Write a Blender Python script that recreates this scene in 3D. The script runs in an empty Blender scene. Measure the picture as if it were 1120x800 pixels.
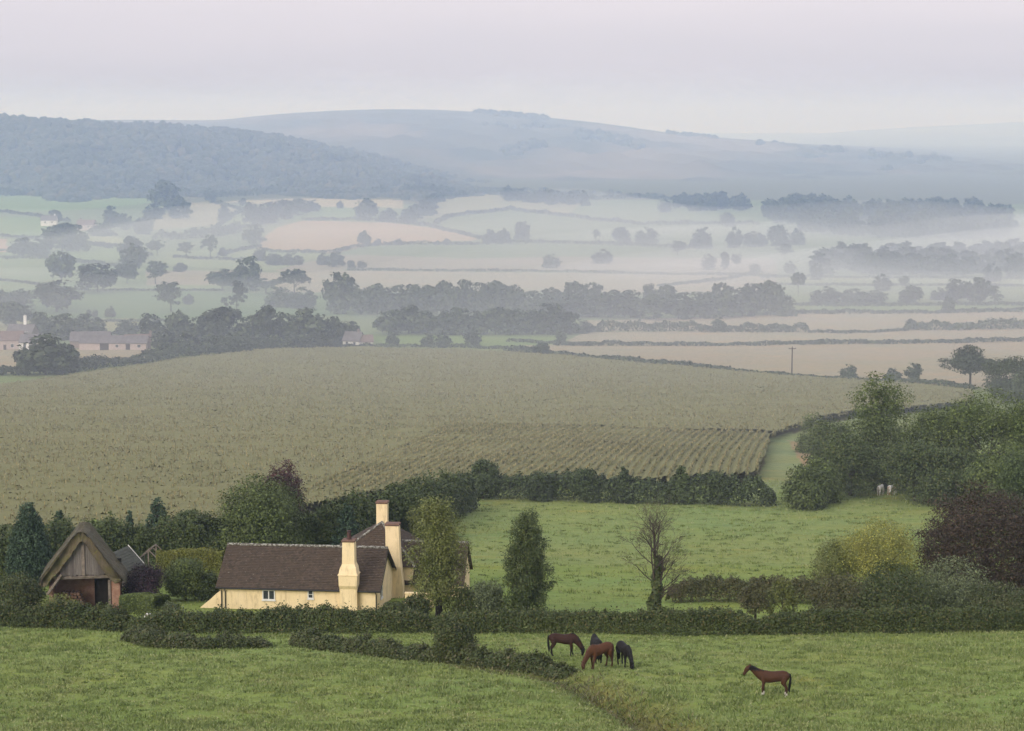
import bpy, bmesh, math, random
import numpy as np
from mathutils import Vector, Matrix

random.seed(7)
RNG = np.random.default_rng(11)
SC = bpy.context.scene
COL = SC.collection

# ------------------------------------------------------------------ camera
F = 2090.0                     # focal length in photo pixels (photo 1120 wide)
PITCH = math.radians(7.36)
ZC = 95.0
cp, sp = math.cos(PITCH), math.sin(PITCH)
cam_d = bpy.data.cameras.new('camera')
cam = bpy.data.objects.new('camera', cam_d)
COL.objects.link(cam)
cam.location = (0, 0, ZC)
cam.rotation_euler = (math.pi / 2 - PITCH, 0, 0)
cam_d.sensor_width = 36.0
cam_d.lens = 36.0 * F / 1120.0
cam_d.clip_start = 0.5
cam_d.clip_end = 40000
SC.camera = cam


def ray(px, row):
    u = (px - 560.0) / F
    v = -(row - 400.0) / F
    return np.array([u, cp + v * sp, -sp + v * cp])


def at_y(px, row, Y):
    d = ray(px, row)
    return np.array([0, 0, ZC]) + d * (Y / d[1])


def project(P):
    P = np.asarray(P, float)
    x, y, z = P[..., 0], P[..., 1], P[..., 2] - ZC
    dep = np.maximum(y * cp - z * sp, 1e-3)
    up = y * sp + z * cp
    return 560 + F * x / dep, 400 - F * up / dep


def tan_row(row):
    return math.tan(PITCH + math.atan((row - 400.0) / F))


# ------------------------------------------------------------------ terrain
KN = [(0, ZC - 1.7), (50, ZC - 17.8)]
for row, Y in [(800, 98), (762, 107), (733, 118), (718, 125), (690, 142), (675, 163), (640, 184), (600, 217), (570, 243),
               (540, 272), (500, 330), (460, 412), (418, 540), (398, 610), (378, 700), (350, 830), (320, 1000),
               (300, 1150), (285, 1290), (265, 1500), (250, 1690), (230, 1980), (215, 2240)]:
    KN.append((Y, ZC - Y * tan_row(row)))
KN += [(2500, KN[-1][1] + 4), (12000, KN[-1][1] + 10)]
_ky = np.array([k[0] for k in KN], float)
_kz = np.array([k[1] for k in KN], float)
_gy = np.arange(-100, 12001, 2.0)
_gz = np.interp(_gy, _ky, _kz)
_gz[_gy < 0] = ZC - 1.7 + _gy[_gy < 0] * 0.02
_k = np.exp(-0.5 * (np.arange(-6, 7) / 2.2) ** 2)
_gz = np.convolve(np.pad(_gz, 6, mode='edge'), _k / _k.sum(), mode='valid')


def prof(Y):
    return np.interp(Y, _gy, _gz)


def P0(px, row):
    d = ray(px, row)
    Ys = np.geomspace(40, 2600, 4000)
    zz = ZC + d[2] / d[1] * Ys
    i = np.argmax(zz < prof(Ys))
    Y = Ys[i]
    return d[0] / d[1] * Y, Y


GULLY = np.array([P0(*q) for q in [(280, 700), (330, 706), (480, 723), (560, 732), (620, 740), (665, 758), (700, 775), (735, 795), (770, 820), (800, 850)]])
GW = np.array([.0, .1, .2, .3, .5, 1.0, 1.1, 1.2, 1.2, 1.2])


def seg_dist(x, y, pts, w=None):
    best = np.full(np.shape(x), 1e9)
    bw = np.zeros(np.shape(x))
    for i in range(len(pts) - 1):
        ax, ay = pts[i]
        bx, by = pts[i + 1]
        dx, dy = bx - ax, by - ay
        t = np.clip(((x - ax) * dx + (y - ay) * dy) / (dx * dx + dy * dy), 0, 1)
        d = np.hypot(x - ax - t * dx, y - ay - t * dy)
        m = d < best
        best = np.where(m, d, best)
        if w is not None:
            bw = np.where(m, w[i] + (w[i + 1] - w[i]) * t, bw)
    return best, bw


_ph = RNG.uniform(0, 6.28, 40)


def smooth_noise(x, y, s, k=0):
    """cheap sum-of-sines noise, wavelength about s"""
    f = 6.283 / s
    return (np.sin(f * x + _ph[k]) * np.sin(f * .83 * y + _ph[k + 1]) + .6 * np.sin(f * 1.7 * (x * .8 + y * .6) + _ph[k + 2])
            + .5 * np.sin(f * 2.3 * (x * -.5 + y * .87) + _ph[k + 3])) / 2.1


def vnoise(x, y, s, seed=0):
    """value noise, lattice size s, range -1..1"""
    X, Yy = np.asarray(x) / s, np.asarray(y) / s
    i, j = np.floor(X), np.floor(Yy)
    fx, fy = X - i, Yy - j
    fx, fy = fx * fx * (3 - 2 * fx), fy * fy * (3 - 2 * fy)

    def hsh(a, b):
        v = np.sin(a * 127.1 + b * 311.7 + seed * 74.7) * 43758.5453
        return v - np.floor(v)
    return 2 * ((hsh(i, j) * (1 - fx) + hsh(i + 1, j) * fx) * (1 - fy) + (hsh(i, j + 1) * (1 - fx) + hsh(i + 1, j + 1) * fx) * fy) - 1


def terr(x, Y):
    x = np.asarray(x, float)
    Y = np.asarray(Y, float)
    z = prof(Y)
    d, w = seg_dist(x, Y, GULLY, GW)
    near = np.clip((260 - Y) / 100, 0, 1)
    z = z - 1.4 * w * np.exp(-(d / 1.5) ** 2) * near
    amp = np.clip(Y / 700, .12, 1.6) * np.clip((2300 - Y) / 400, 0, 1) * np.clip(Y / 60, 0, 1)
    z = z + amp * smooth_noise(x, Y, np.clip(Y * .18, 22, 22), 0) * .35 * np.clip(400 / (Y + 1), .2, 1)
    z = z + amp * .55 * smooth_noise(x, Y, 170.0, 5)
    return z


def tz(x, y):
    return float(terr(np.array([x]), np.array([y]))[0])


_YS = np.geomspace(40, 2700, 3000)


def P(px, row):
    """the point of the ground seen at a pixel of the photograph"""
    d = ray(px, row)
    zz = ZC + d[2] / d[1] * _YS
    tt = terr(d[0] / d[1] * _YS, _YS)
    m = zz < tt
    i = int(np.argmax(m)) if m.any() else len(_YS) - 1
    i = max(i, 1)
    a0, a1 = zz[i - 1] - tt[i - 1], zz[i] - tt[i]
    t = a0 / (a0 - a1) if a0 != a1 else 0
    Y = _YS[i - 1] + (_YS[i] - _YS[i - 1]) * min(max(t, 0), 1)
    x = d[0] / d[1] * Y
    return np.array([x, Y, tz(x, Y)])


def depth_of(p):
    return p[1] * cp - (p[2] - ZC) * sp


# ------------------------------------------------------------------ mesh helpers
def mesh_np(name, V, Q=None, T=None, mats=(), mi=None, smooth=False):
    V = np.asarray(V, np.float32).reshape(-1, 3)
    nq = 0 if Q is None else len(Q)
    nt = 0 if T is None else len(T)
    me = bpy.data.meshes.new(name)
    me.vertices.add(len(V))
    me.vertices.foreach_set('co', V.ravel())
    loops = []
    tot = []
    if nq:
        loops.append(np.asarray(Q, np.int32).ravel())
        tot.append(np.full(nq, 4, np.int32))
    if nt:
        loops.append(np.asarray(T, np.int32).ravel())
        tot.append(np.full(nt, 3, np.int32))
    loops = np.concatenate(loops)
    tot = np.concatenate(tot)
    start = np.concatenate([[0], np.cumsum(tot)[:-1]]).astype(np.int32)
    me.loops.add(len(loops))
    me.loops.foreach_set('vertex_index', loops)
    me.polygons.add(len(tot))
    me.polygons.foreach_set('loop_start', start)
    me.polygons.foreach_set('loop_total', tot)
    if mi is not None:
        me.polygons.foreach_set('material_index', np.asarray(mi, np.int32))
    if smooth:
        me.polygons.foreach_set('use_smooth', np.ones(len(tot), bool))
    for m in mats:
        me.materials.append(m)
    me.update(calc_edges=True)
    return me


class MB:
    """collects shapes with material slots; build() links them as one mesh object"""

    def __init__(s):
        s.V, s.F, s.M = [], [], []

    def add(s, verts, faces, m=0):
        o = len(s.V)
        s.V += [tuple(map(float, v)) for v in verts]
        s.F += [[i + o for i in f] for f in faces]
        s.M += [m] * len(faces)

    def box(s, x0, x1, y0, y1, z0, z1, m=0):
        s.add([(x0, y0, z0), (x1, y0, z0), (x1, y1, z0), (x0, y1, z0), (x0, y0, z1), (x1, y0, z1), (x1, y1, z1), (x0, y1, z1)],
              [(0, 3, 2, 1), (4, 5, 6, 7), (0, 1, 5, 4), (1, 2, 6, 5), (2, 3, 7, 6), (3, 0, 4, 7)], m)

    def prism(s, poly, y0, y1, m=0):
        """polygon in x,z extruded along y"""
        n = len(poly)
        s.add([(x, y0, z) for x, z in poly] + [(x, y1, z) for x, z in poly],
              [tuple(range(n))] + [tuple(range(2 * n - 1, n - 1, -1))] + [(i + n, (i + 1) % n + n, (i + 1) % n, i)[::1] for i in range(n)], m)

    def prism_x(s, poly, x0, x1, m=0):
        """polygon in y,z extruded along x"""
        n = len(poly)
        s.add([(x0, y, z) for y, z in poly] + [(x1, y, z) for y, z in poly],
              [tuple(range(n))[::-1]] + [tuple(range(n, 2 * n))] + [(i, (i + 1) % n, (i + 1) % n + n, i + n) for i in range(n)], m)

    def tube(s, path, radii, sides=6, m=0, cap=True):
        path = [Vector(p) for p in path]
        o = []
        prev = None
        for i, p in enumerate(path):
            d = (path[min(i + 1, len(path) - 1)] - path[max(i - 1, 0)])
            d = d.normalized() if d.length > 1e-9 else Vector((0, 0, 1))
            a = prev if prev is not None else (Vector((1, 0, 0)) if abs(d.x) < .8 else Vector((0, 1, 0)))
            a = (a - d * a.dot(d)).normalized()
            prev = a
            b = d.cross(a)
            r = radii[i] if hasattr(radii, '__len__') else radii
            o.append([p + a * (r * math.cos(6.28318 * k / sides)) + b * (r * math.sin(6.28318 * k / sides)) for k in range(sides)])
        V = [v for ring in o for v in ring]
        Fc = []
        for i in range(len(path) - 1):
            for k in range(sides):
                Fc.append((i * sides + k, i * sides + (k + 1) % sides, (i + 1) * sides + (k + 1) % sides, (i + 1) * sides + k))
        if cap:
            Fc.append(tuple(range(sides))[::-1])
            Fc.append(tuple(range((len(path) - 1) * sides, len(path) * sides)))
        s.add(V, Fc, m)

    def rings(s, rings, m=0):
        """rectangular loft: list of (z, cx, cy, hx, hy)"""
        V = []
        for z, cx, cy, hx, hy in rings:
            V += [(cx - hx, cy - hy, z), (cx + hx, cy - hy, z), (cx + hx, cy + hy, z), (cx - hx, cy + hy, z)]
        Fc = []
        for i in range(len(rings) - 1):
            for k in range(4):
                Fc.append((4 * i + k, 4 * i + (k + 1) % 4, 4 * i + 4 + (k + 1) % 4, 4 * i + 4 + k))
        Fc.append((3, 2, 1, 0))
        n = 4 * (len(rings) - 1)
        Fc.append((n, n + 1, n + 2, n + 3))
        s.add(V, Fc, m)

    def build(s, name, mats, parent=None, loc=None, smooth=False):
        me = bpy.data.meshes.new(name)
        me.from_pydata(s.V, [], s.F)
        if not isinstance(mats, (list, tuple)):
            mats = [mats]
        for m in mats:
            me.materials.append(m)
        me.polygons.foreach_set('material_index', s.M)
        if smooth:
            me.polygons.foreach_set('use_smooth', [True] * len(s.F))
        me.update()
        o = bpy.data.objects.new(name, me)
        COL.objects.link(o)
        if parent:
            o.parent = parent
        if loc is not None:
            o.location = loc
        return o


def obj(name, me, parent=None, loc=None):
    o = bpy.data.objects.new(name, me)
    COL.objects.link(o)
    if parent:
        o.parent = parent
    if loc is not None:
        o.location = [float(v) for v in loc]
    return o


def tag(o, label=None, cat=None, group=None, kind=None):
    if label:
        o['label'] = label
    if cat:
        o['category'] = cat
    if group:
        o['group'] = group
    if kind:
        o['kind'] = kind
    return o


def thing(name, label, cat, loc, rz=0.0, group=None):
    o = bpy.data.objects.new(name, None)
    COL.objects.link(o)
    o.location = [float(v) for v in loc]
    o.rotation_euler = (0, 0, rz)
    o.empty_display_size = .5
    return tag(o, label, cat, group)


# ------------------------------------------------------------------ materials
def nodes_of(name):
    m = bpy.data.materials.new(name)
    m.use_nodes = True
    nt = m.node_tree
    nt.nodes.clear()
    out = nt.nodes.new('ShaderNodeOutputMaterial')
    b = nt.nodes.new('ShaderNodeBsdfPrincipled')
    nt.links.new(b.outputs[0], out.inputs['Surface'])
    b.inputs['Specular IOR Level'].default_value = .25
    return m, nt, b


def N(nt, t, **kw):
    n = nt.nodes.new(t)
    for k, v in kw.items():
        if k.startswith('i_'):
            n.inputs[k[2:].replace('_', ' ')].default_value = v
        else:
            setattr(n, k, v)
    return n


def mixc(nt, fac, a, b, blend='MIX'):
    n = nt.nodes.new('ShaderNodeMix')
    n.data_type = 'RGBA'
    n.blend_type = blend
    for i, v in ((0, fac), (6, a), (7, b)):
        if hasattr(v, 'links') or hasattr(v, 'is_linked'):
            nt.links.new(v, n.inputs[i])
        elif i == 0:
            n.inputs[0].default_value = v
        else:
            n.inputs[i].default_value = (*v, 1)
    return n.outputs[2]


def ramp(nt, fac, a, b, c0=(0, 0, 0), c1=(1, 1, 1)):
    r = nt.nodes.new('ShaderNodeValToRGB')
    r.color_ramp.elements[0].position = a
    r.color_ramp.elements[1].position = b
    r.color_ramp.elements[0].color = (*c0, 1)
    r.color_ramp.elements[1].color = (*c1, 1)
    nt.links.new(fac, r.inputs[0])
    return r.outputs[0]


def noise(nt, scale, detail=4, vec=None, rough=.6, dist=0.0):
    n = N(nt, 'ShaderNodeTexNoise')
    n.inputs['Scale'].default_value = scale
    n.inputs['Detail'].default_value = detail
    n.inputs['Roughness'].default_value = rough
    n.inputs['Distortion'].default_value = dist
    if vec is not None:
        nt.links.new(vec, n.inputs['Vector'])
    return n.outputs[0]


def bump(nt, b, h, strength, dist=.05):
    n = N(nt, 'ShaderNodeBump')
    n.inputs['Strength'].default_value = strength
    n.inputs['Distance'].default_value = dist
    nt.links.new(h, n.inputs['Height'])
    nt.links.new(n.outputs[0], b.inputs['Normal'])


def plain(name, c1, c2=None, scale=2.0, rough=.85, bmp=0.0, coord='Object', lo=.35, hi=.65, spec=.25):
    m, nt, b = nodes_of(name)
    b.inputs['Roughness'].default_value = rough
    b.inputs['Specular IOR Level'].default_value = spec
    tc = N(nt, 'ShaderNodeTexCoord')
    c2 = c2 or tuple(v * .7 for v in c1)
    n = noise(nt, scale, 5, tc.outputs[coord])
    nt.links.new(mixc(nt, ramp(nt, n, lo, hi), c1, c2), b.inputs['Base Color'])
    if bmp:
        bump(nt, b, noise(nt, scale * 4, 4, tc.outputs[coord]), bmp)
    return m


def leafmat(name, c1, c2, c3=None, var=.5, scale=.45, leafvar=(.74, 1.22)):
    """foliage: per leaf, per clump and per tree variation"""
    m, nt, b = nodes_of(name)
    b.inputs['Roughness'].default_value = .6
    b.inputs['Specular IOR Level'].default_value = .3
    geo = N(nt, 'ShaderNodeNewGeometry')
    oi = N(nt, 'ShaderNodeObjectInfo')
    n = noise(nt, scale, 3, geo.outputs['Position'])
    col = mixc(nt, ramp(nt, n, .38, .64), c1, c2)
    col = mixc(nt, ramp(nt, geo.outputs['Random Per Island'], .78, 1.15), col, c3 or tuple(v * 1.5 for v in c2))
    hsv = N(nt, 'ShaderNodeHueSaturation')
    mr = N(nt, 'ShaderNodeMapRange')
    mr.inputs[3].default_value = 1 - var * .45
    mr.inputs[4].default_value = 1 + var * .45
    nt.links.new(oi.outputs['Random'], mr.inputs[0])
    mr2 = N(nt, 'ShaderNodeMapRange')
    mr2.inputs[3].default_value = leafvar[0]
    mr2.inputs[4].default_value = leafvar[1]
    nt.links.new(geo.outputs['Random Per Island'], mr2.inputs[0])
    mu = N(nt, 'ShaderNodeMath', operation='MULTIPLY')
    nt.links.new(mr.outputs[0], mu.inputs[0])
    nt.links.new(mr2.outputs[0], mu.inputs[1])
    nt.links.new(mu.outputs[0], hsv.inputs['Value'])
    nt.links.new(col, hsv.inputs['Color'])
    nt.links.new(hsv.outputs[0], b.inputs['Base Color'])
    return m


M = {}
M['oak'] = leafmat('oak_leaf', (.064, .09, .022), (.098, .122, .032))
M['green'] = leafmat('green_leaf', (.075, .105, .025), (.105, .14, .034))
M['dark'] = leafmat('dark_leaf', (.038, .056, .017), (.056, .076, .024))
M['conifer'] = leafmat('conifer_needle', (.03, .056, .028), (.046, .074, .038), var=.2)
M['copper'] = leafmat('copper_leaf', (.036, .022, .013), (.050, .033, .018), (.08, .048, .026), var=.1)
M['copper2'] = leafmat('copper_tree_leaf', (.055, .026, .025), (.075, .035, .033), (.1, .05, .04), var=.1)
M['purple'] = leafmat('purple_leaf', (.02, .01, .016), (.034, .016, .024), var=.1)
M['yellow'] = leafmat('willow_leaf', (.17, .178, .036), (.25, .24, .05), var=.1, scale=.5)
M['olive'] = leafmat('olive_leaf', (.11, .13, .03), (.15, .165, .042), (.17, .165, .06), var=.2)
M['birch'] = leafmat('birch_leaf', (.05, .072, .02), (.075, .098, .028), (.09, .09, .03), var=.1)
M['hedge'] = leafmat('hedge_leaf', (.044, .062, .015), (.066, .084, .021), (.1, .085, .03), var=.2, scale=.5)
M['bramble'] = leafmat('bramble_leaf', (.055, .074, .022), (.085, .095, .032), (.11, .095, .05), var=.2, scale=.7)
M['brownhedge'] = leafmat('brown_hedge_leaf', (.062, .07, .022), (.095, .09, .032), (.11, .085, .04), var=.2, scale=.4)
M['clipped'] = leafmat('clipped_leaf', (.075, .10, .024), (.10, .125, .032), var=.1, scale=1.0)
M['gold'] = leafmat('gold_hedge_leaf', (.12, .13, .022), (.15, .15, .03), var=.1, scale=.6)
M['grey'] = leafmat('grey_leaf', (.09, .11, .05), (.12, .14, .062), var=.1, scale=.6)
M['far'] = leafmat('far_leaf', (.036, .048, .022), (.055, .068, .03), var=.6)
M['fargreen'] = leafmat('far_green_leaf', (.07, .1, .035), (.09, .12, .04), var=.3)
M['bark'] = plain('bark', (.07, .055, .042), (.035, .028, .022), 3, .9, .4)
M['twig'] = plain('twig_bark', (.10, .075, .06), (.06, .045, .038), 3, .9)

# ------------------------------------------------------------------ foliage
def unit(v):
    return v / np.maximum(np.linalg.norm(v, axis=-1, keepdims=True), 1e-9)


def cards(C, Nn, size, rng, aspect=1.5):
    """pointed leaf quads at centres C with normals Nn"""
    n = len(C)
    r = rng.normal(size=(n, 3))
    a = unit(np.cross(Nn, r))
    b = np.cross(Nn, a)
    s = (size * rng.uniform(.45, 1.6, n))[:, None]
    a = a * s * .5 * aspect
    b = b * s * .5
    k = Nn * s * .12
    V = np.stack([C - a, C - b * .9 + k, C + a, C + b * .9 + k], 1).reshape(-1, 3)
    Q = np.arange(4 * n).reshape(-1, 4)
    return V, Q


def ball(rng, n, lo=0.0):
    d = unit(rng.normal(size=(n, 3)))
    return d * (rng.uniform(lo ** 3, 1, n) ** (1 / 3))[:, None]


# crown shapes in units of height (z 0..1) and width (x, y -0.5..0.5): blobs (cx,cy,cz,rx,ry,rz), clump radius, trunk top
def shape(kind, rng):
    if kind == 'round':
        bl = [(0, 0, .60, .42, .42, .36)]
        for k in range(7):
            a = k * .9 + rng.uniform(0, .6)
            bl.append((.27 * math.cos(a), .27 * math.sin(a), rng.uniform(.32, .72), .2, .2, rng.uniform(.15, .24)))
        return bl, .14, .42
    if kind == 'umbrella':
        bl = [(0, 0, .80, .36, .36, .17)]
        for k in range(7):
            a = k * .9 + rng.uniform(0, .5)
            bl.append((.33 * math.cos(a), .33 * math.sin(a), rng.uniform(.52, .8), .16, .16, rng.uniform(.08, .13)))
        return bl, .075, .55
    if kind == 'open':
        bl = []
        for k in range(11):
            a = rng.uniform(0, 6.28)
            r = rng.uniform(.05, .34)
            bl.append((r * math.cos(a), r * math.sin(a), .36 + .5 * rng.random() * (1.1 - r), .17, .17, rng.uniform(.09, .15)))
        bl.append((0, 0, .88, .15, .15, .12))
        bl.append((0, 0, .6, .25, .25, .2))
        return bl, .08, .6
    if kind == 'bush':
        bl = [(0, 0, .30, .40, .40, .56)]
        for k in range(8):
            a = k * .8 + rng.uniform(0, .6)
            bl.append((.28 * math.cos(a), .28 * math.sin(a), rng.uniform(.08, .58), .22, .22, rng.uniform(.18, .3)))
        return bl, .14, .3
    if kind == 'full':      # a tree with foliage to the ground
        bl = [(0, 0, .52, .38, .38, .44)]
        for k in range(11):
            a = k * 1.9 + rng.uniform(0, .8)
            z = rng.uniform(.14, .82)
            r = .3 * (1 - max(z - .5, 0))
            bl.append((r * math.cos(a), r * math.sin(a), z, .2, .2, rng.uniform(.12, .2)))
        return bl, .12, .5
    if kind == 'cone':
        bl = []
        for k in range(15):
            z = .06 + .88 * k / 14
            r = .44 * (1 - z) ** .8 + .04
            a = k * 2.4
            bl.append((.25 * r * math.cos(a), .25 * r * math.sin(a), z, r, r, .075))
        return bl, .05, .9
    if kind == 'column':    # dense cypress
        bl = []
        for k in range(13):
            z = .05 + .88 * k / 12
            r = .46 * min(1, 1.25 * (1 - z) ** .55 + .02)
            bl.append((0, 0, z, r, r, .08))
        return bl, .05, .8
    if kind == 'birch':     # narrow, ragged, hanging sprays
        bl = []
        for k in range(24):
            z = .16 + .80 * (k / 23)
            r = .34 * math.sin(min(1, (1.04 - z) * 1.5) * 1.57) + .03
            a = k * 2.4 + rng.uniform(-.5, .5)
            q = rng.uniform(.2, .8) * r
            bl.append((q * math.cos(a), q * math.sin(a), z, .17, .17, rng.uniform(.07, .13)))
        bl.append((0, 0, .45, .2, .2, .35))
        return bl, .05, .92
    if kind == 'teardrop':
        bl = [(0, 0, .42, .26, .26, .36)] * 3
        for k in range(30):
            z = .06 + .90 * (k / 29)
            r = .40 * math.sin(3.1416 * min(1, (1.03 - z) * .70)) + .02
            a = k * 2.4 + rng.uniform(-.5, .5)
            q = rng.uniform(.45, .8) * r
            bl.append((q * math.cos(a), q * math.sin(a), z, .13, .13, .07))
        return bl, .06, .92
    if kind == 'weeping':   # fountain of shoots
        bl = []
        for k in range(34):
            a = rng.uniform(0, 6.28)
            r = rng.uniform(.05, .42)
            bl.append((r * math.cos(a), r * math.sin(a), .62 * (1 - (r / .5) ** 2) + rng.uniform(0, .28), .1, .1, .16))
        return bl, .045, .5
    if kind == 'spray':     # layered branches sweeping outwards
        bl = [(0, 0, .40, .43, .43, .52)] * 12
        for k in range(34):
            a = rng.uniform(0, 6.28)
            z = rng.uniform(.2, .95)
            r = .46 * math.sqrt(max(0, 1 - (z - .35) ** 2 / .45)) * rng.uniform(.7, 1)
            bl.append((r * math.cos(a), r * math.sin(a), z, .13, .13, .06))
        return bl, .065, .5
    raise ValueError(kind)


def crown_cards(kind, rng, n, leaf, w=1.0, h=1.0):
    """leaf cards for a crown w wide and h tall (leaf in the same unit)"""
    bl, cr, tt = shape(kind, rng)
    bl = np.array(bl)
    vol = (bl[:, 3] * bl[:, 4] * bl[:, 5]) ** .6
    nc = max(24, int(n / 16))
    which = rng.choice(len(bl), nc, p=vol / vol.sum())
    lo = .75 if kind not in ('birch', 'weeping', 'spray', 'teardrop') else .45
    cc = bl[which, :3] + ball(rng, nc, lo) * bl[which, 3:6]
    crr = cr * rng.uniform(.6, 1.35, nc)
    li = rng.integers(0, nc, n)
    d = ball(rng, n, .35)
    flat = .65 if kind not in ('weeping', 'birch') else 1.5
    Cn = cc[li] + d * crr[li][:, None] * np.array([1, 1, flat])
    if kind not in ('cone', 'column'):
        sxy = .5 / np.percentile(np.hypot(Cn[:, 0], Cn[:, 1]), 97)
    else:
        sxy = .5 / np.percentile(np.hypot(Cn[:, 0], Cn[:, 1]), 99)
    Cn[:, :2] *= sxy
    cc = cc * np.array([sxy, sxy, 1])
    Cn[:, 2] *= 1 / np.percentile(Cn[:, 2], 99.7)
    Cn[:, 2] = np.clip(Cn[:, 2], 0.005, 1.02)
    Cw = Cn * np.array([w, w, h])
    out = unit(Cn - np.array([0, 0, .4]))
    Nn = unit(d * .8 + out * .5 + rng.normal(size=(n, 3)) * .55 + np.array([0, 0, .45]))
    V, Q = cards(Cw, Nn, leaf, rng)
    return V, Q, cc * np.array([w, w, h]), tt * h


def trunk_mb(rng, h, w, tt, cc, r0, nl=7):
    mb = MB()
    top = Vector((rng.uniform(-.03, .03) * w, rng.uniform(-.03, .03) * w, tt))
    mb.tube([(0, 0, -.4 * r0 - .3 * min(1, h / 5)), (0, 0, .03 * h), Vector((0, 0, .5 * tt)) + top * .3 * .5, top], [r0 * 1.5, r0 * 1.1, r0 * .8, r0 * .45], 7)
    idx = rng.choice(len(cc), min(nl, len(cc)), replace=False)
    for i in idx:
        c = Vector(cc[i])
        s = Vector((0, 0, tt * rng.uniform(.45, .95)))
        mid = s.lerp(c, .5) + Vector((0, 0, .05 * h))
        mb.tube([s, mid, c], [r0 * .42, r0 * .26, r0 * .08], 5)
    return mb


PROTO = {}


def proto(kind, mat, k, n):
    key = (kind, mat, k)
    if key not in PROTO:
        rng = np.random.default_rng(abs(hash((len(kind), kind[0] == 'r', k))) % 9999 + 17 * k + len(mat))
        V, Q, cc, tt = crown_cards(kind, rng, n, {'open': .055, 'umbrella': .06}.get(kind, .075))
        V[:, :2] *= 1.0
        cm = mesh_np('crown', V, Q, mats=[M[mat]])
        mb = trunk_mb(rng, 1, 1, tt, cc, .022, 6)
        tm = bpy.data.meshes.new('trunk')
        tm.from_pydata(mb.V, [], mb.F)
        tm.materials.append(M['bark'])
        PROTO[key] = (cm, tm)
    return PROTO[key]


def size_at(p, hpx, wpx):
    s = depth_of(p) / F
    return hpx * s / math.cos(math.atan2(ZC - p[2], p[1])), wpx * s


_cnt = [0]


def far_tree(px, row, hpx, wpx, kind, label, mat='far', group=None, name='tree', cat='tree', dy=0.0):
    p = P(px, row)
    if dy:
        p = np.array([p[0] * (p[1] + dy) / p[1], p[1] + dy, 0])
        p[2] = tz(p[0], p[1])
    h, w = size_at(p, hpx, wpx)
    _cnt[0] += 1
    k = _cnt[0] % 4
    cm, tm = proto(kind, mat, k, {'open': 1300, 'umbrella': 1500}.get(kind, 2000))
    t = thing(name, label, cat, p, random.uniform(0, 6.28), group)
    c = obj('crown', cm, t)
    c.scale = (w, w, h)
    b = obj('trunk', tm, t)
    b.scale = (w * .9, w * .9, h)
    return t


def near_tree(px, row, hpx, wpx, kind, label, mat, n=9000, leaf=.17, name='tree', cat='tree', bark='bark', group=None, wy=1.0, seed=None, r0=None, nl=9):
    p = P(px, row)
    n, leaf = int(n * 2.6), leaf * .63
    h, w = size_at(p, hpx, wpx)
    _cnt[0] += 1
    rng = np.random.default_rng(seed or _cnt[0] + 100)
    V, Q, cc, tt = crown_cards(kind, rng, n, leaf, w, h)
    V[:, 1] *= wy
    cc[:, 1] *= wy
    t = thing(name, label, cat, p, 0, group)
    crown = obj('crown' if cat == 'tree' else 'foliage', mesh_np('crown', V, Q, mats=[M[mat]]), t)
    mb = trunk_mb(rng, h, w, tt, cc, r0 or .028 * h, nl)
    mb.build('trunk' if cat == 'tree' else 'stem', M[bark], t)
    return t


def resample(pts, step):
    pts = np.asarray(pts, float)
    seg = np.hypot(*(pts[1:, :2] - pts[:-1, :2]).T)
    s = np.concatenate([[0], np.cumsum(seg)])
    n = max(3, int(s[-1] / step))
    q = np.linspace(0, s[-1], n)
    return np.stack([np.interp(q, s, pts[:, 0]), np.interp(q, s, pts[:, 1])], 1), q, s[-1]


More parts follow.
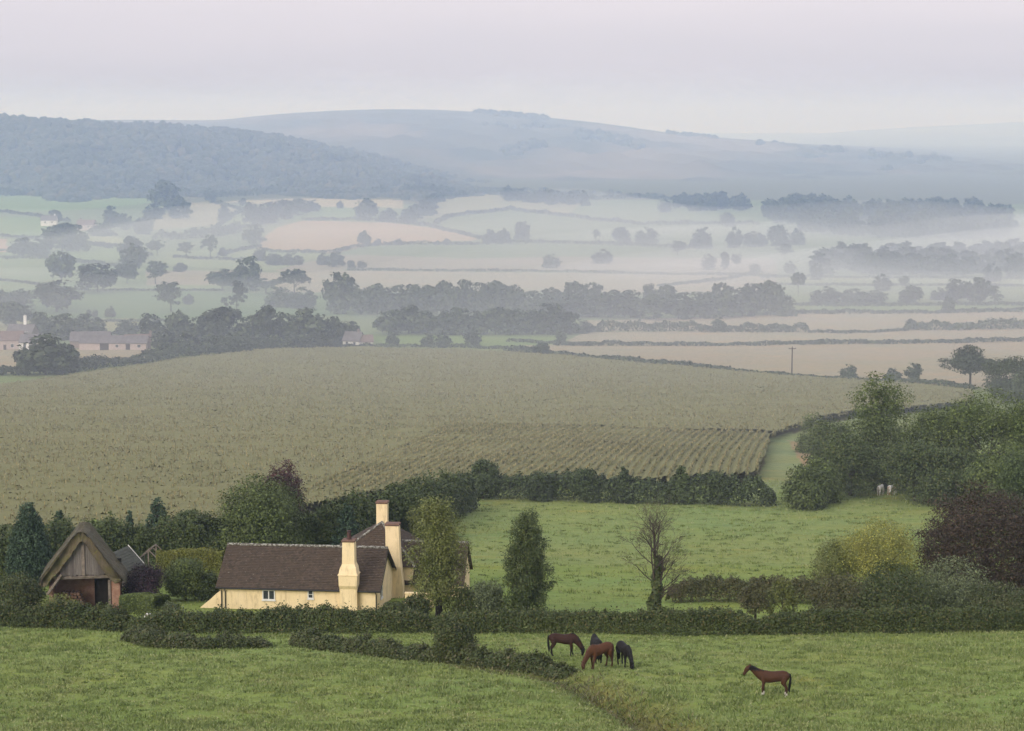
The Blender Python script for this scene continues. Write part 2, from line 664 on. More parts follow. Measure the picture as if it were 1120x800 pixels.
def hedge(label, pix, hpx, wm, mat='hedge', leaf=None, cover=4.0, name='hedge', cat='hedge', wob=.3, box=False, group=None, taper=False, shoots=0, wave=6.0):
    """a hedge along a line of pixels (its foot on the ground); hpx: height in pixels (number or per-point list)"""
    W = np.array([P(*q) for q in pix])
    hs = np.array([size_at(w_, hh, 1)[0] for w_, hh in zip(W, hpx if hasattr(hpx, '__len__') else [hpx] * len(pix))])
    _cnt[0] += 1
    rng = np.random.default_rng(_cnt[0] + 500)
    seg = np.hypot(*(W[1:, :2] - W[:-1, :2]).T)
    s = np.concatenate([[0], np.cumsum(seg)])
    L = s[-1]
    Ymean = W[:, 1].mean()
    leaf = (leaf or max(.16, Ymean * .00085)) * (.64 if Ymean < 200 else .8 if Ymean < 400 else 1)
    hm = hs.mean()
    n = int(min(140000, max(150, L * (hm * 1.3 + wm * .8) * cover / leaf ** 2 / 1.2)))
    t = rng.uniform(0, L, n)
    x = np.interp(t, s, W[:, 0])
    y = np.interp(t, s, W[:, 1])
    hh = np.interp(t, s, hs)
    ph = rng.uniform(0, 6.28, 6)
    bumpy = sum(np.sin(t * 6.283 / (wave * f) + ph[i]) * a for i, (f, a) in enumerate([(1, .5), (.41, .4), (.19, .3), (2.7, .5)]))
    bumpy = bumpy / 1.1
    i0 = np.clip(np.searchsorted(s, t) - 1, 0, len(seg) - 1)
    sx_, sy_ = (W[1:, 0] - W[:-1, 0]) / seg, (W[1:, 1] - W[:-1, 1]) / seg
    vx = np.concatenate([[sx_[0]], (sx_[1:] + sx_[:-1]) / 2, [sx_[-1]]])
    vy = np.concatenate([[sy_[0]], (sy_[1:] + sy_[:-1]) / 2, [sy_[-1]]])
    tx, ty = np.interp(t, s, vx), np.interp(t, s, vy)
    a = rng.uniform(0, math.pi, n)
    ca, sa = np.cos(a), np.sin(a)
    e = .35 if box else .6
    ox = np.sign(ca) * np.abs(ca) ** e
    oz = sa ** e
    dep = 1 - rng.uniform(0, .45, n) ** 1.6
    endf = np.clip(np.minimum(t, L - t) / (hm * .8), 0, 1) ** .5 if not box else np.ones(n)
    top = hh * (1 + wob * bumpy) * (.35 + .65 * endf)
    wid = wm * .5 * (1 + .5 * wob * np.roll(bumpy, 1)) * (.5 + .5 * endf)
    lump = 1 + (.0 if box else 1.0) * (.09 * np.sin(t * 2.1 + 3 * a + ph[4]) * np.sin(t * .9 + ph[5]) + .08 * np.sin(t * 5.3 + 4 * a) * np.sin(t * 3.1 - 2 * a) + rng.normal(size=n) * .07)
    off = ox * wid * dep * lump
    z0 = oz * top * (.35 + .65 * dep) * lump
    if shoots:
        m = rng.random(n) < shoots
        m &= oz > .8
        z0 = np.where(m, z0 + rng.uniform(0, .6, n) * hm * .5, z0)
    X = x - ty * off
    Y = y + tx * off
    Z = terr(X, Y) + np.maximum(z0, .02)
    C = np.stack([X, Y, Z], 1)
    o = W[0]
    Nn = unit(np.stack([-ty * ox, tx * ox, oz + .2], 1) * .8 + rng.normal(size=(n, 3)) * .6)
    V, Q = cards(C - o, Nn, leaf, rng)
    ob = obj(name, mesh_np(name, V, Q, mats=[M[mat]]), None, o)
    return tag(ob, label, cat, group)


# ------------------------------------------------------------------ ground sheet
def inpoly(px, py, poly):
    poly = np.asarray(poly, float)
    r = np.zeros(px.shape, bool)
    j = len(poly) - 1
    for i in range(len(poly)):
        xi, yi = poly[i]
        xj, yj = poly[j]
        c = ((yi > py) != (yj > py))
        with np.errstate(divide='ignore', invalid='ignore'):
            r ^= c & (px < (xj - xi) * (py - yi) / (yj - yi + 1e-12) + xi)
        j = i
    return r


G1 = (.21, .265, .082)
G2 = (.19, .22, .095)
STRAW = (.33, .268, .208)
STRAW2 = (.33, .28, .225)
PINK = (.29, .25, .21)
PALEG = (.155, .20, .105)
FG = (.12, .18, .072)
MAIZE_POLY = [(-300, 455), (-120, 442), (0, 427), (100, 412), (190, 398), (290, 387), (390, 384), (500, 387), (600, 393), (700, 402),
              (800, 411), (870, 417), (960, 423), (1065, 433), (1062, 447), (940, 457), (893, 466), (862, 477), (842, 486), (837, 508),
              (826, 527), (700, 537), (500, 535), (350, 562), (200, 590), (0, 600), (-300, 610)]
FIELDS = [
    (MAIZE_POLY, (.13, .115, .065)),
    ([(840, 480), (866, 472), (880, 500), (862, 528), (840, 548), (815, 548), (836, 508)], (.215, .245, .12)),
    ([(862, 482), (880, 484), (892, 507), (880, 512), (872, 500)], (.30, .215, .14)),
    ([(-300, 381), (175, 382), (170, 391), (95, 400), (0, 409), (-300, 440)], STRAW),
    ([(555, 378), (640, 377), (800, 377), (1120, 371), (1500, 366), (1500, 440), (1060, 424), (960, 416), (870, 409), (700, 394), (600, 386)], STRAW),
    ([(612, 377), (640, 363), (890, 362), (1120, 358), (1500, 352), (1500, 366), (1120, 371), (800, 377)], STRAW2),
    ([(630, 362), (640, 351), (830, 345), (870, 342), (1120, 340), (1500, 338), (1500, 354), (1120, 357), (890, 362)], STRAW2),
    ([(400, 366), (560, 366), (612, 369), (610, 377), (560, 379), (420, 377)], (.17, .23, .08)),
    ([(-300, 318), (170, 318), (400, 325), (400, 345), (150, 350), (-300, 352)], FG),
    ([(-300, 345), (150, 349), (150, 362), (-300, 362)], (.26, .25, .15)),
    ([(-300, 285), (60, 285), (130, 292), (240, 296), (240, 318), (-300, 318)], (.20, .25, .13)),
    ([(160, 296), (250, 296), (330, 300), (330, 312), (160, 312)], STRAW2),
    ([(300, 300), (380, 296), (620, 299), (850, 302), (850, 320), (300, 320)], (.33, .285, .225)),
    ([(365, 280), (400, 276), (520, 282), (620, 280), (850, 282), (850, 300), (620, 297), (380, 295), (330, 300), (300, 296)], PINK),
    ([(360, 278), (400, 270), (520, 267), (690, 268), (760, 271), (850, 274), (850, 283), (620, 281), (520, 283)], PALEG),
    ([(430, 262), (525, 262), (600, 266), (760, 271), (850, 272), (850, 246), (700, 246), (620, 239), (560, 230), (490, 237), (440, 244)], (.17, .21, .12)),
    ([(455, 242), (490, 236), (560, 229), (620, 237), (640, 221), (500, 209), (470, 212), (440, 240)], (.28, .27, .19)),
    ([(620, 237), (700, 245), (850, 246), (850, 219), (640, 219)], (.18, .22, .125)),
    ([(280, 273), (290, 258), (305, 248), (330, 242), (420, 243), (500, 253), (527, 262), (460, 266), (400, 269), (368, 277)], (.41, .285, .185)),
    ([(290, 243), (330, 226), (390, 226), (400, 241), (330, 242)], (.16, .23, .1)),
    ([(180, 275), (290, 272), (360, 278), (300, 296), (200, 292), (150, 285)], (.24, .28, .16)),
    ([(165, 252), (235, 247), (265, 230), (230, 221), (200, 222), (170, 240)], (.30, .27, .18)),
    ([(235, 253), (250, 240), (285, 232), (300, 236), (270, 248)], (.25, .29, .17)),
    ([(240, 221), (330, 217), (440, 219), (440, 228), (330, 226)], (.40, .33, .23)),
    ([(-300, 258), (60, 262), (140, 262), (140, 285), (60, 285), (-300, 282)], (.20, .26, .12)),
    ([(-300, 262), (8, 262), (8, 276), (-300, 276)], (.45, .28, .2)),
    ([(-300, 232), (45, 238), (62, 258), (0, 258), (-300, 256)], (.17, .25, .09)),
    ([(-300, 212), (170, 212), (170, 222), (60, 232), (-300, 228)], (.19, .26, .12)),
    ([(85, 253), (140, 262), (140, 268), (88, 264)], (.32, .33, .19)),
    ([(850, 246), (880, 230), (840, 228), (720, 232), (720, 246)], (.165, .21, .115)),
    ([(850, 303), (1500, 303), (1500, 312), (850, 309)], (.26, .285, .19)),
    ([(830, 312), (1500, 313), (1500, 332), (870, 332), (840, 340)], (.20, .24, .14)),
    ([(850, 333), (1500, 333), (1500, 340), (860, 341)], (.19, .235, .12)),
]


def ground():
    rows = np.arange(838, 208, -0.9)
    Yr = []
    Ys = np.geomspace(60, 2600, 6000)
    rr = 400 - F * np.tan(PITCH - np.arctan((ZC - prof(Ys)) / Ys))
    for r in rows:
        i = int(np.argmax(rr < r))
        Yr.append(Ys[i])
    Yr = np.unique(np.array(Yr))
    Yl = [-60, -30, 0, 15, 30, 45, 60, 72, 80]
    Yfar = list(np.arange(Yr[-1] + 40, 3000, 60)) + list(np.arange(3000, 11001, 500))
    Yall = np.concatenate([np.array([v for v in Yl if v < Yr[0] - 2]), Yr, Yfar])
    keep = [Yall[0]]
    for v in Yall[1:]:
        if v - keep[-1] > .13:
            keep.append(v)
    Yall = np.array(keep)
    u = np.concatenate([np.linspace(-.62, -.27, 30)[:-1], np.arange(-.27, .2701, .0011), np.linspace(.27, .62, 30)[1:]])
    nu, ny = len(u), len(Yall)
    X = u[None, :] * (Yall[:, None] + 75)
    Yg = np.repeat(Yall[:, None], nu, 1)
    Z = terr(X, Yg)
    # tussocky relief of the near pasture
    nr = np.clip((200 - Yg) / 60, 0, 1) * np.clip((Yg - 60) / 20, 0, 1)
    rel = np.zeros_like(Z)
    for i, (wl, a) in enumerate([(3.7, .04), (1.9, .025), (1.05, .015)]):
        rel += a * vnoise(X + 31 * i, Yg * .8 + 17 * i, wl * .6, i)
    Z = Z + nr * (rel + RNG.normal(size=Z.shape) * .012)
    V = np.stack([X, Yg, Z], -1).reshape(-1, 3)
    idx = np.arange(nu * ny).reshape(ny, nu)
    Q = np.stack([idx[:-1, :-1], idx[:-1, 1:], idx[1:, 1:], idx[1:, :-1]], -1).reshape(-1, 4)
    col = np.zeros((len(V), 4), np.float32)
    col[:, 3] = 1
    col[:, :3] = (.17, .21, .115)
    pxx, rw = project(V)
    Yv = V[:, 1]
    col[Yv < 700, :3] = G2
    col[Yv < 320, :3] = (.22, .265, .10)
    col[Yv < 200, :3] = G1
    col[Yv > 2080, :3] = (.12, .125, .08)
    for poly, c in FIELDS:
        m = inpoly(pxx, rw, poly) & (Yv > 250)
        col[m, :3] = c
    # dry grass along the ditch, and worn patches
    d, w = seg_dist(V[:, 0], Yv, GULLY, GW)
    f = np.clip(1.4 - d / 2.6, 0, 1) * np.clip(w * 1.3, 0, 1) * (Yv < 160)
    dry = np.array([.17, .13, .055])
    col[:, :3] = col[:, :3] * (1 - .7 * f[:, None]) + dry * .7 * f[:, None]
    me = mesh_np('ground', V, Q, smooth=True)
    at = me.color_attributes.new('field', 'FLOAT_COLOR', 'POINT')
    at.data.foreach_set('color', col.ravel())
    m, nt, b = nodes_of('field_soil_and_grass')
    b.inputs['Roughness'].default_value = .9
    b.inputs['Specular IOR Level'].default_value = .12
    ca = N(nt, 'ShaderNodeVertexColor', layer_name='field')
    tc = N(nt, 'ShaderNodeTexCoord')
    v = tc.outputs['Object']
    mp = N(nt, 'ShaderNodeMapping')
    mp.inputs['Scale'].default_value = (.55, 1, 1)
    nt.links.new(v, mp.inputs[0])
    v2 = mp.outputs[0]
    n1 = ramp(nt, noise(nt, .55, 6, v2, .7), .32, .68)     # tufts
    n2 = ramp(nt, noise(nt, .09, 4, v2), .3, .7)          # patches
    n3 = ramp(nt, noise(nt, 2.2, 3, v2, .7), .30, .72)      # blades
    n4 = ramp(nt, noise(nt, .02, 4, v), .35, .65)
    c = ca.outputs[0]
    c = mixc(nt, n1, c, mixc(nt, 1.0, c, (.74, .82, .70), 'MULTIPLY'))
    c = mixc(nt, n2, c, mixc(nt, 1.0, c, (1.2, 1.02, .85), 'MULTIPLY'))
    c = mixc(nt, n3, mixc(nt, 1.0, c, (.80, .82, .78), 'MULTIPLY'), mixc(nt, 1.0, c, (1.22, 1.2, 1.15), 'MULTIPLY'))
    n5 = ramp(nt, noise(nt, .8, 3, v2, .6), .58, .70)
    c = mixc(nt, n5, c, mixc(nt, 1.0, c, (.62, .72, .6), 'MULTIPLY'))
    n6 = ramp(nt, noise(nt, .16, 4, v2, .7), .58, .72)
    c = mixc(nt, n6, c, mixc(nt, 1.0, c, (1.22, .98, .78), 'MULTIPLY'))
    c = mixc(nt, n4, c, mixc(nt, 1.0, c, (.92, 1.0, .95), 'MULTIPLY'))
    nt.links.new(c, b.inputs['Base Color'])
    bump(nt, b, noise(nt, 1.6, 5, v2, .7), .6, .15)
    me.materials.append(m)
    o = obj('ground', me)
    tag(o, kind='structure')
    return o


ground()


# ------------------------------------------------------------------ hills
def hill(name, sky, Yfoot, Ycrest, mat, bulge=.55, rough=6.0, drop=0.0, wl=260.0, foot=60.0):
    sky = np.array(sky, float)
    pxs = np.linspace(sky[0, 0], sky[-1, 0], 260)
    rws = np.interp(pxs, sky[:, 0], sky[:, 1])
    kk = np.exp(-0.5 * (np.arange(-4, 5) / 2.) ** 2)
    rws = np.convolve(np.pad(rws, 4, mode='edge'), kk / kk.sum(), mode='valid')
    nv = 90
    v = np.concatenate([np.linspace(0, 1, nv), np.linspace(1, 1.6, 12)[1:]])
    t = (pxs - 560) / F
    zt = np.array([ZC - Ycrest * tan_row(r) for r in rws]) - drop
    VV, PX = np.meshgrid(v, t, indexing='ij')
    yf = Yfoot + foot * (np.sin(t * 41 + 1) + .6 * np.sin(t * 97 + 2) + .4 * np.sin(t * 171))[None, :]
    Yg = yf + (Ycrest - yf) * VV
    X = PX * Yg * 1.004
    zf = prof(Yfoot) - 6
    up = np.clip(VV, 0, 1)
    s = (1 - bulge) * up + bulge * (3 * up ** 2 - 2 * up ** 3)
    s = np.where(VV > 1, 1 - (VV - 1) ** 1.2 * .7, s)
    Z = zf + (zt[None, :] - zf) * s
    win = np.clip(np.sin(np.clip(VV, 0, 1) * math.pi), 0, 1)
    Z = Z + rough * win * (smooth_noise(X, Yg, wl, 12) + .5 * smooth_noise(X, Yg, wl * .35, 20))
    V = np.stack([X, Yg, Z], -1).reshape(-1, 3)
    nu = len(pxs)
    idx = np.arange(len(V)).reshape(len(v), nu)
    Q = np.stack([idx[:-1, :-1], idx[:-1, 1:], idx[1:, 1:], idx[1:, :-1]], -1).reshape(-1, 4)
    o = obj(name, mesh_np(name, V, Q, mats=[mat], smooth=True))
    tag(o, kind='structure')
    return X, Yg, Z


def heath(name, a, b_, c_, sc):
    m, nt, b = nodes_of(name)
    b.inputs['Roughness'].default_value = .95
    tc = N(nt, 'ShaderNodeTexCoord')
    n = noise(nt, sc, 6, tc.outputs['Object'], .65)
    n2 = noise(nt, sc * .3, 3, tc.outputs['Object'], .5, 1.0)
    c = mixc(nt, ramp(nt, n, .35, .65), a, b_)
    c = mixc(nt, ramp(nt, n2, .5, .62), c, c_)
    nt.links.new(c, b.inputs['Base Color'])
    bump(nt, b, n, .6, 8.0)
    return m


hill('distant_hill', [(-300, 175), (300, 170), (640, 152), (740, 144), (800, 148), (870, 149), (930, 143), (1000, 139), (1060, 136), (1120, 133), (1500, 126)], 5800, 8000,
     heath('distant_field', (.2, .22, .13), (.12, .14, .08), (.26, .24, .16), .004))
MH = hill('moorland_hill', [(-300, 145), (60, 133), (140, 131), (240, 132), (300, 125.5), (360, 121.5), (420, 119.5), (480, 120), (560, 125), (650, 134), (740, 147),
                       (800, 152), (830, 154), (870, 158), (960, 164), (1040, 171), (1120, 175), (1500, 190)], 2500, 4300,
     heath('moorland_heath', (.11, .10, .06), (.05, .06, .036), (.19, .155, .11), .005), rough=14.0)
WH = hill('wooded_hill', [(-300, 118), (0, 124), (60, 127), (120, 131), (200, 134), (260, 139), (330, 150), (400, 165), (460, 180), (520, 193), (580, 206), (640, 217), (720, 226)],
          2230, 2900, heath('woodland_floor', (.05, .055, .03), (.03, .036, .02), (.06, .05, .03), .02), rough=9.0, drop=11.0)


# woodland canopies: one mass each
def dome():
    bm = bmesh.new()
    bmesh.ops.create_icosphere(bm, subdivisions=2, radius=1)
    V = np.array([v.co[:] for v in bm.verts])
    T = np.array([[v.index for v in f.verts] for f in bm.faces])
    bm.free()
    keep = V[T].mean(1)[:, 2] > -.35
    T = T[keep]
    used = np.unique(T)
    mp = -np.ones(len(V), int)
    mp[used] = np.arange(len(used))
    return V[used], mp[T]


DV, DT = dome()


def canopy(name, label, X, Y, Z, r, h, mat, cat='wood'):
    n = len(X)
    rng = np.random.default_rng(n)
    k = len(DV)
    V = DV[None] * (1 + rng.normal(size=(n, k, 1)) * .09)
    V = V * np.stack([r, r, h], -1)[:, None, :] + np.stack([X, Y, Z], -1)[:, None, :]
    T = (DT[None] + (np.arange(n) * k)[:, None, None]).reshape(-1, 3)
    o = obj(name, mesh_np(name, V.reshape(-1, 3), None, T, mats=[M[mat]]))
    tag(o, label, cat, None, 'stuff')
    return o


rng = np.random.default_rng(5)
X, Yg, Z = WH
pick = rng.integers(0, X[:90, :].size, 9500)
xx = X[:90].ravel()[pick] + rng.uniform(-4, 4, len(pick))
yy = Yg[:90].ravel()[pick] + rng.uniform(-4, 4, len(pick))
zz = Z[:90].ravel()[pick]
gapn = smooth_noise(xx, yy, 330, 24)
rowf = (yy - 2230) / 670
m = (gapn > -.93) & (np.abs(xx / yy) < .33)
xx, yy, zz = xx[m], yy[m], zz[m]
hh = rng.uniform(4.5, 8, len(xx)) * np.clip(1 + .25 * smooth_noise(xx, yy, 140, 28), .6, 1.4)
M['hillwood'] = leafmat('hill_wood_leaf', (.028, .037, .02), (.05, .058, .03), (.075, .065, .035), var=.0, scale=.012)
canopy('hill_woodland', 'dense woodland covering the nearer hill on the left', xx, yy, zz + 4, rng.uniform(4.5, 8, len(xx)), hh, 'hillwood')


X, Yg, Z = MH
rng = np.random.default_rng(15)
pick = rng.integers(0, X[30:92, :].size, 30000)
xx, yy, zz = X[30:92].ravel()[pick] + rng.uniform(-9, 9, len(pick)), Yg[30:92].ravel()[pick], Z[30:92].ravel()[pick]
cl_ = vnoise(xx, yy, 190, 2) + .6 * vnoise(xx, yy, 70, 5)
m = (cl_ > .72) & (np.abs(xx / yy) < .31) & (xx > -200)
xx, yy, zz = xx[m][:1500], yy[m][:1500], zz[m][:1500]
canopy('moor_scrub', 'scattered dark scrub and small trees over the far moorland slope', xx, yy, zz + 1, rng.uniform(5, 11, len(xx)), rng.uniform(4, 9, len(xx)), 'hillwood', 'scrub')


def wood(name, label, polypx, n, rm, hm, mat='far'):
    """a far wood that reads as one mass: tree crowns merged; polygon of foot positions in pixels"""
    rng = np.random.default_rng(n)
    poly = np.array(polypx, float)
    out = []
    lo, hi = poly.min(0), poly.max(0)
    while len(out) < n:
        q = lo + rng.random(2) * (hi - lo)
        if inpoly(np.array([q[0]]), np.array([q[1]]), poly)[0]:
            out.append(P(*q))
    Pn = np.array(out)
    Vs, Qs = [], []
    o = 0
    protos = []
    for k in range(4):
        r2 = np.random.default_rng(70 + k)
        protos.append(crown_cards('full', r2, 620, .11)[:2])
    for i, p in enumerate(Pn):
        V, Q = protos[i % 4]
        h = hm * rng.uniform(.75, 1.25)
        w = rm * 2 * rng.uniform(.8, 1.25)
        Vs.append(V * np.array([w, w, h]) + p)
        Qs.append(Q + o)
        o += len(V)
    ob = obj(name, mesh_np(name, np.concatenate(Vs), np.concatenate(Qs), mats=[M[mat]]))
    tag(ob, label, 'wood', None, 'stuff')


wood('woodland', 'long dark wood with a level top rising from the mist at right', [(838, 236), (880, 232), (960, 234), (1060, 235), (1105, 244), (1100, 262), (1000, 262), (890, 256), (845, 244)], 260, 8, 16)
wood('woodland', 'faint wood half dissolved in mist below the long dark wood', [(893, 300), (905, 288), (960, 284), (1130, 282), (1180, 296), (1130, 303), (960, 302)], 150, 7, 11)
wood('woodland', 'small dark wood on a field edge under the hill, left of the white gap', [(738, 226), (780, 224), (818, 227), (818, 231), (740, 231)], 34, 7, 13)
wood('woodland', 'thin dark wood at the foot of the moorland, above pale fields', [(552, 217), (590, 220), (640, 222), (640, 226), (600, 225), (556, 221)], 32, 7, 13)
wood('woodland', 'narrow strip of trees slanting up to the wooded hill between fields', [(438, 243), (462, 232), (478, 216), (486, 216), (470, 236), (446, 245)], 26, 6, 10)
wood('woodland', 'strip of trees where the moorland meets the fields left of centre', [(440, 212), (500, 213), (510, 216), (450, 216)], 20, 6, 11)

# ------------------------------------------------------------------ far hedges
for pts, h, w, lab in [
    ([(-60, 228), (0, 232), (40, 237), (76, 243)], 2.6, 3, 'thin hedge slanting across the left edge below the wooded hill'),
    ([(-60, 256), (0, 259), (60, 263), (122, 272)], 3, 3, 'thin hedge slanting down past the pinkish field corner at far left'),
    ([(-60, 286), (0, 284), (40, 283), (90, 288), (132, 292)], 3, 3, 'hedge above the big misty green field at far left'),
    ([(168, 262), (200, 262), (235, 259), (262, 254)], 9, 8, 'thick dark bank of hedge under the dull sloping field on the left'),
    ([(262, 250), (285, 246), (300, 243)], 3, 3, 'short hedge joining the thick dark bank to the tan field'),
    ([(234, 252), (246, 243), (256, 235), (270, 231)], 3, 3, 'short hedge climbing to the dark copse above the tan field'),
    ([(190, 282), (230, 284), (288, 286)], 2.6, 3, 'thin hedge under three small trees left of the tan field'),
    ([(240, 280), (262, 275), (285, 270)], 3, 3, 'hedge slanting up to the tan field\'s left corner'),
    ([(285, 276), (330, 277), (366, 277), (385, 272), (405, 269)], 3.2, 3, 'hedge along the bottom of the tan field'),
    ([(405, 269), (450, 268), (520, 268), (600, 266), (690, 269), (762, 272)], 3.2, 3, 'long faint hedge crossing the valley level with two round misty trees'),
    ([(330, 242), (380, 241), (420, 243), (470, 248), (526, 262)], 2.8, 3, 'hedge along the curved top of the tan field'),
    ([(476, 246), (490, 238), (520, 234), (560, 230), (600, 235), (640, 240), (700, 246), (830, 246)], 3.2, 4, 'curving faint hedge below the moorland, humped in the middle'),
    ([(230, 222), (250, 226), (268, 231)], 2.5, 3, 'tiny hedge running down from a lone tree under the wooded hill'),
    ([(380, 296), (480, 297), (620, 298), (760, 301), (850, 303)], 2.2, 3, 'very faint hedge across the pinkish stubble in mid valley'),
    ([(720, 314), (760, 310), (795, 306), (832, 299)], 2.6, 3, 'short misty hedge slanting up right of the far belt of trees'),
    ([(832, 304), (900, 304), (1000, 305), (1160, 306)], 2, 3, 'upper of two thin misty hedges right of the far belt'),
    ([(850, 312), (950, 313), (1050, 313), (1160, 314)], 2, 3, 'lower of two thin misty hedges right of the far belt'),
    ([(868, 334), (950, 335), (1050, 334), (1160, 334)], 3, 4, 'hedge along the foot of the round misty trees at right'),
    ([(856, 343), (950, 343), (1050, 342), (1160, 341)], 3.5, 4, 'dark hedge bounding the uppermost stubble strip at right'),
    ([(632, 364), (660, 362), (720, 362), (800, 363), (884, 363)], [5, 9, 8, 8, 9], 6, 'thick bushy hedge with one small tree between two stubble strips'),
    ([(884, 364), (920, 365), (992, 362)], 2.4, 3, 'low thin hedge between the two thick bushy hedges in the stubble'),
    ([(990, 361), (1040, 361), (1090, 360), (1170, 357)], [7, 8, 10, 8], 6, 'thick bushy hedge in the stubble at the right edge'),
    ([(606, 378), (700, 378), (800, 378), (960, 376), (1170, 372)], 3.6, 4, 'long thin straight hedge through the stubble behind the pole'),
    ([(555, 374), (600, 376), (640, 378)], 3, 3, 'short hedge behind the green meadow beyond the maize'),
    ([(410, 380), (470, 380), (556, 382)], 3, 3, 'low hedge below four round bushes at the top of the maize'),
    ([(-40, 412), (0, 410), (60, 409), (110, 401), (150, 397)], [10, 11, 12, 9, 8], 8, 'thick overgrown hedge on the left of the stubble strip, beyond the maize'),
    ([(150, 397), (190, 391), (240, 387), (298, 383)], [8, 13, 14, 9], 10, 'overgrown hedge in front of the hazy trees above the maize'),
    ([(298, 383), (350, 382), (410, 381)], [7, 5, 5], 5, 'low hedge passing the small white farmhouse above the maize'),
    ([(556, 383), (600, 389), (650, 394), (700, 398), (760, 403)], 5, 5, 'dark hedge dividing the maize from the pale stubble, left part'),
    ([(760, 403), (820, 409), (870, 413), (920, 417)], 4, 4, 'hedge dividing the maize from the pale stubble beside the pole'),
    ([(920, 417), (980, 421), (1030, 424), (1062, 427)], [5, 6, 6, 5], 5, 'hedge dividing the maize from the stubble under the broad open crowned oak'),
    ([(-60, 300), (90, 318), (150, 318), (245, 318)], 1.6, 3, 'barely visible hedge line across the misty green field left of centre'),
    ([(-60, 352), (60, 351), (150, 352), (180, 352)], 2.6, 3, 'hedge along the lower edge of the green field above the red roofed farm'),
    ([(100, 251), (140, 248), (165, 240)], 3, 3, 'short hedge beside the large dark clump under the wooded hill'),
    ([(0, 275), (60, 272), (88, 266), (140, 272), (165, 280)], 2.6, 3, 'hedge running past the dark copse at far left'),
    ([(-60, 214), (0, 215), (60, 212), (120, 215), (165, 213)], [6, 8, 5, 8], 8, 'line of trees and scrub along the wooded hill\'s foot at far left'),
    ([(195, 214), (240, 216), (300, 213), (360, 215), (430, 213)], [7, 5, 8, 6, 8], 8, 'line of scrub along the wooded hill\'s foot, right of the large dark clump'),
    ([(640, 219), (700, 217), (740, 218)], [4, 4, 3], 5, 'thin scrub line below the moorland left of the small dark wood'),
]:
    if isinstance(h, list):
        h = list(np.interp(np.linspace(0, 1, len(pts)), np.linspace(0, 1, len(h)), h))
    hedge(lab, pts, h, w, 'far', cover=2.6, wob=.35, wave=28.0)

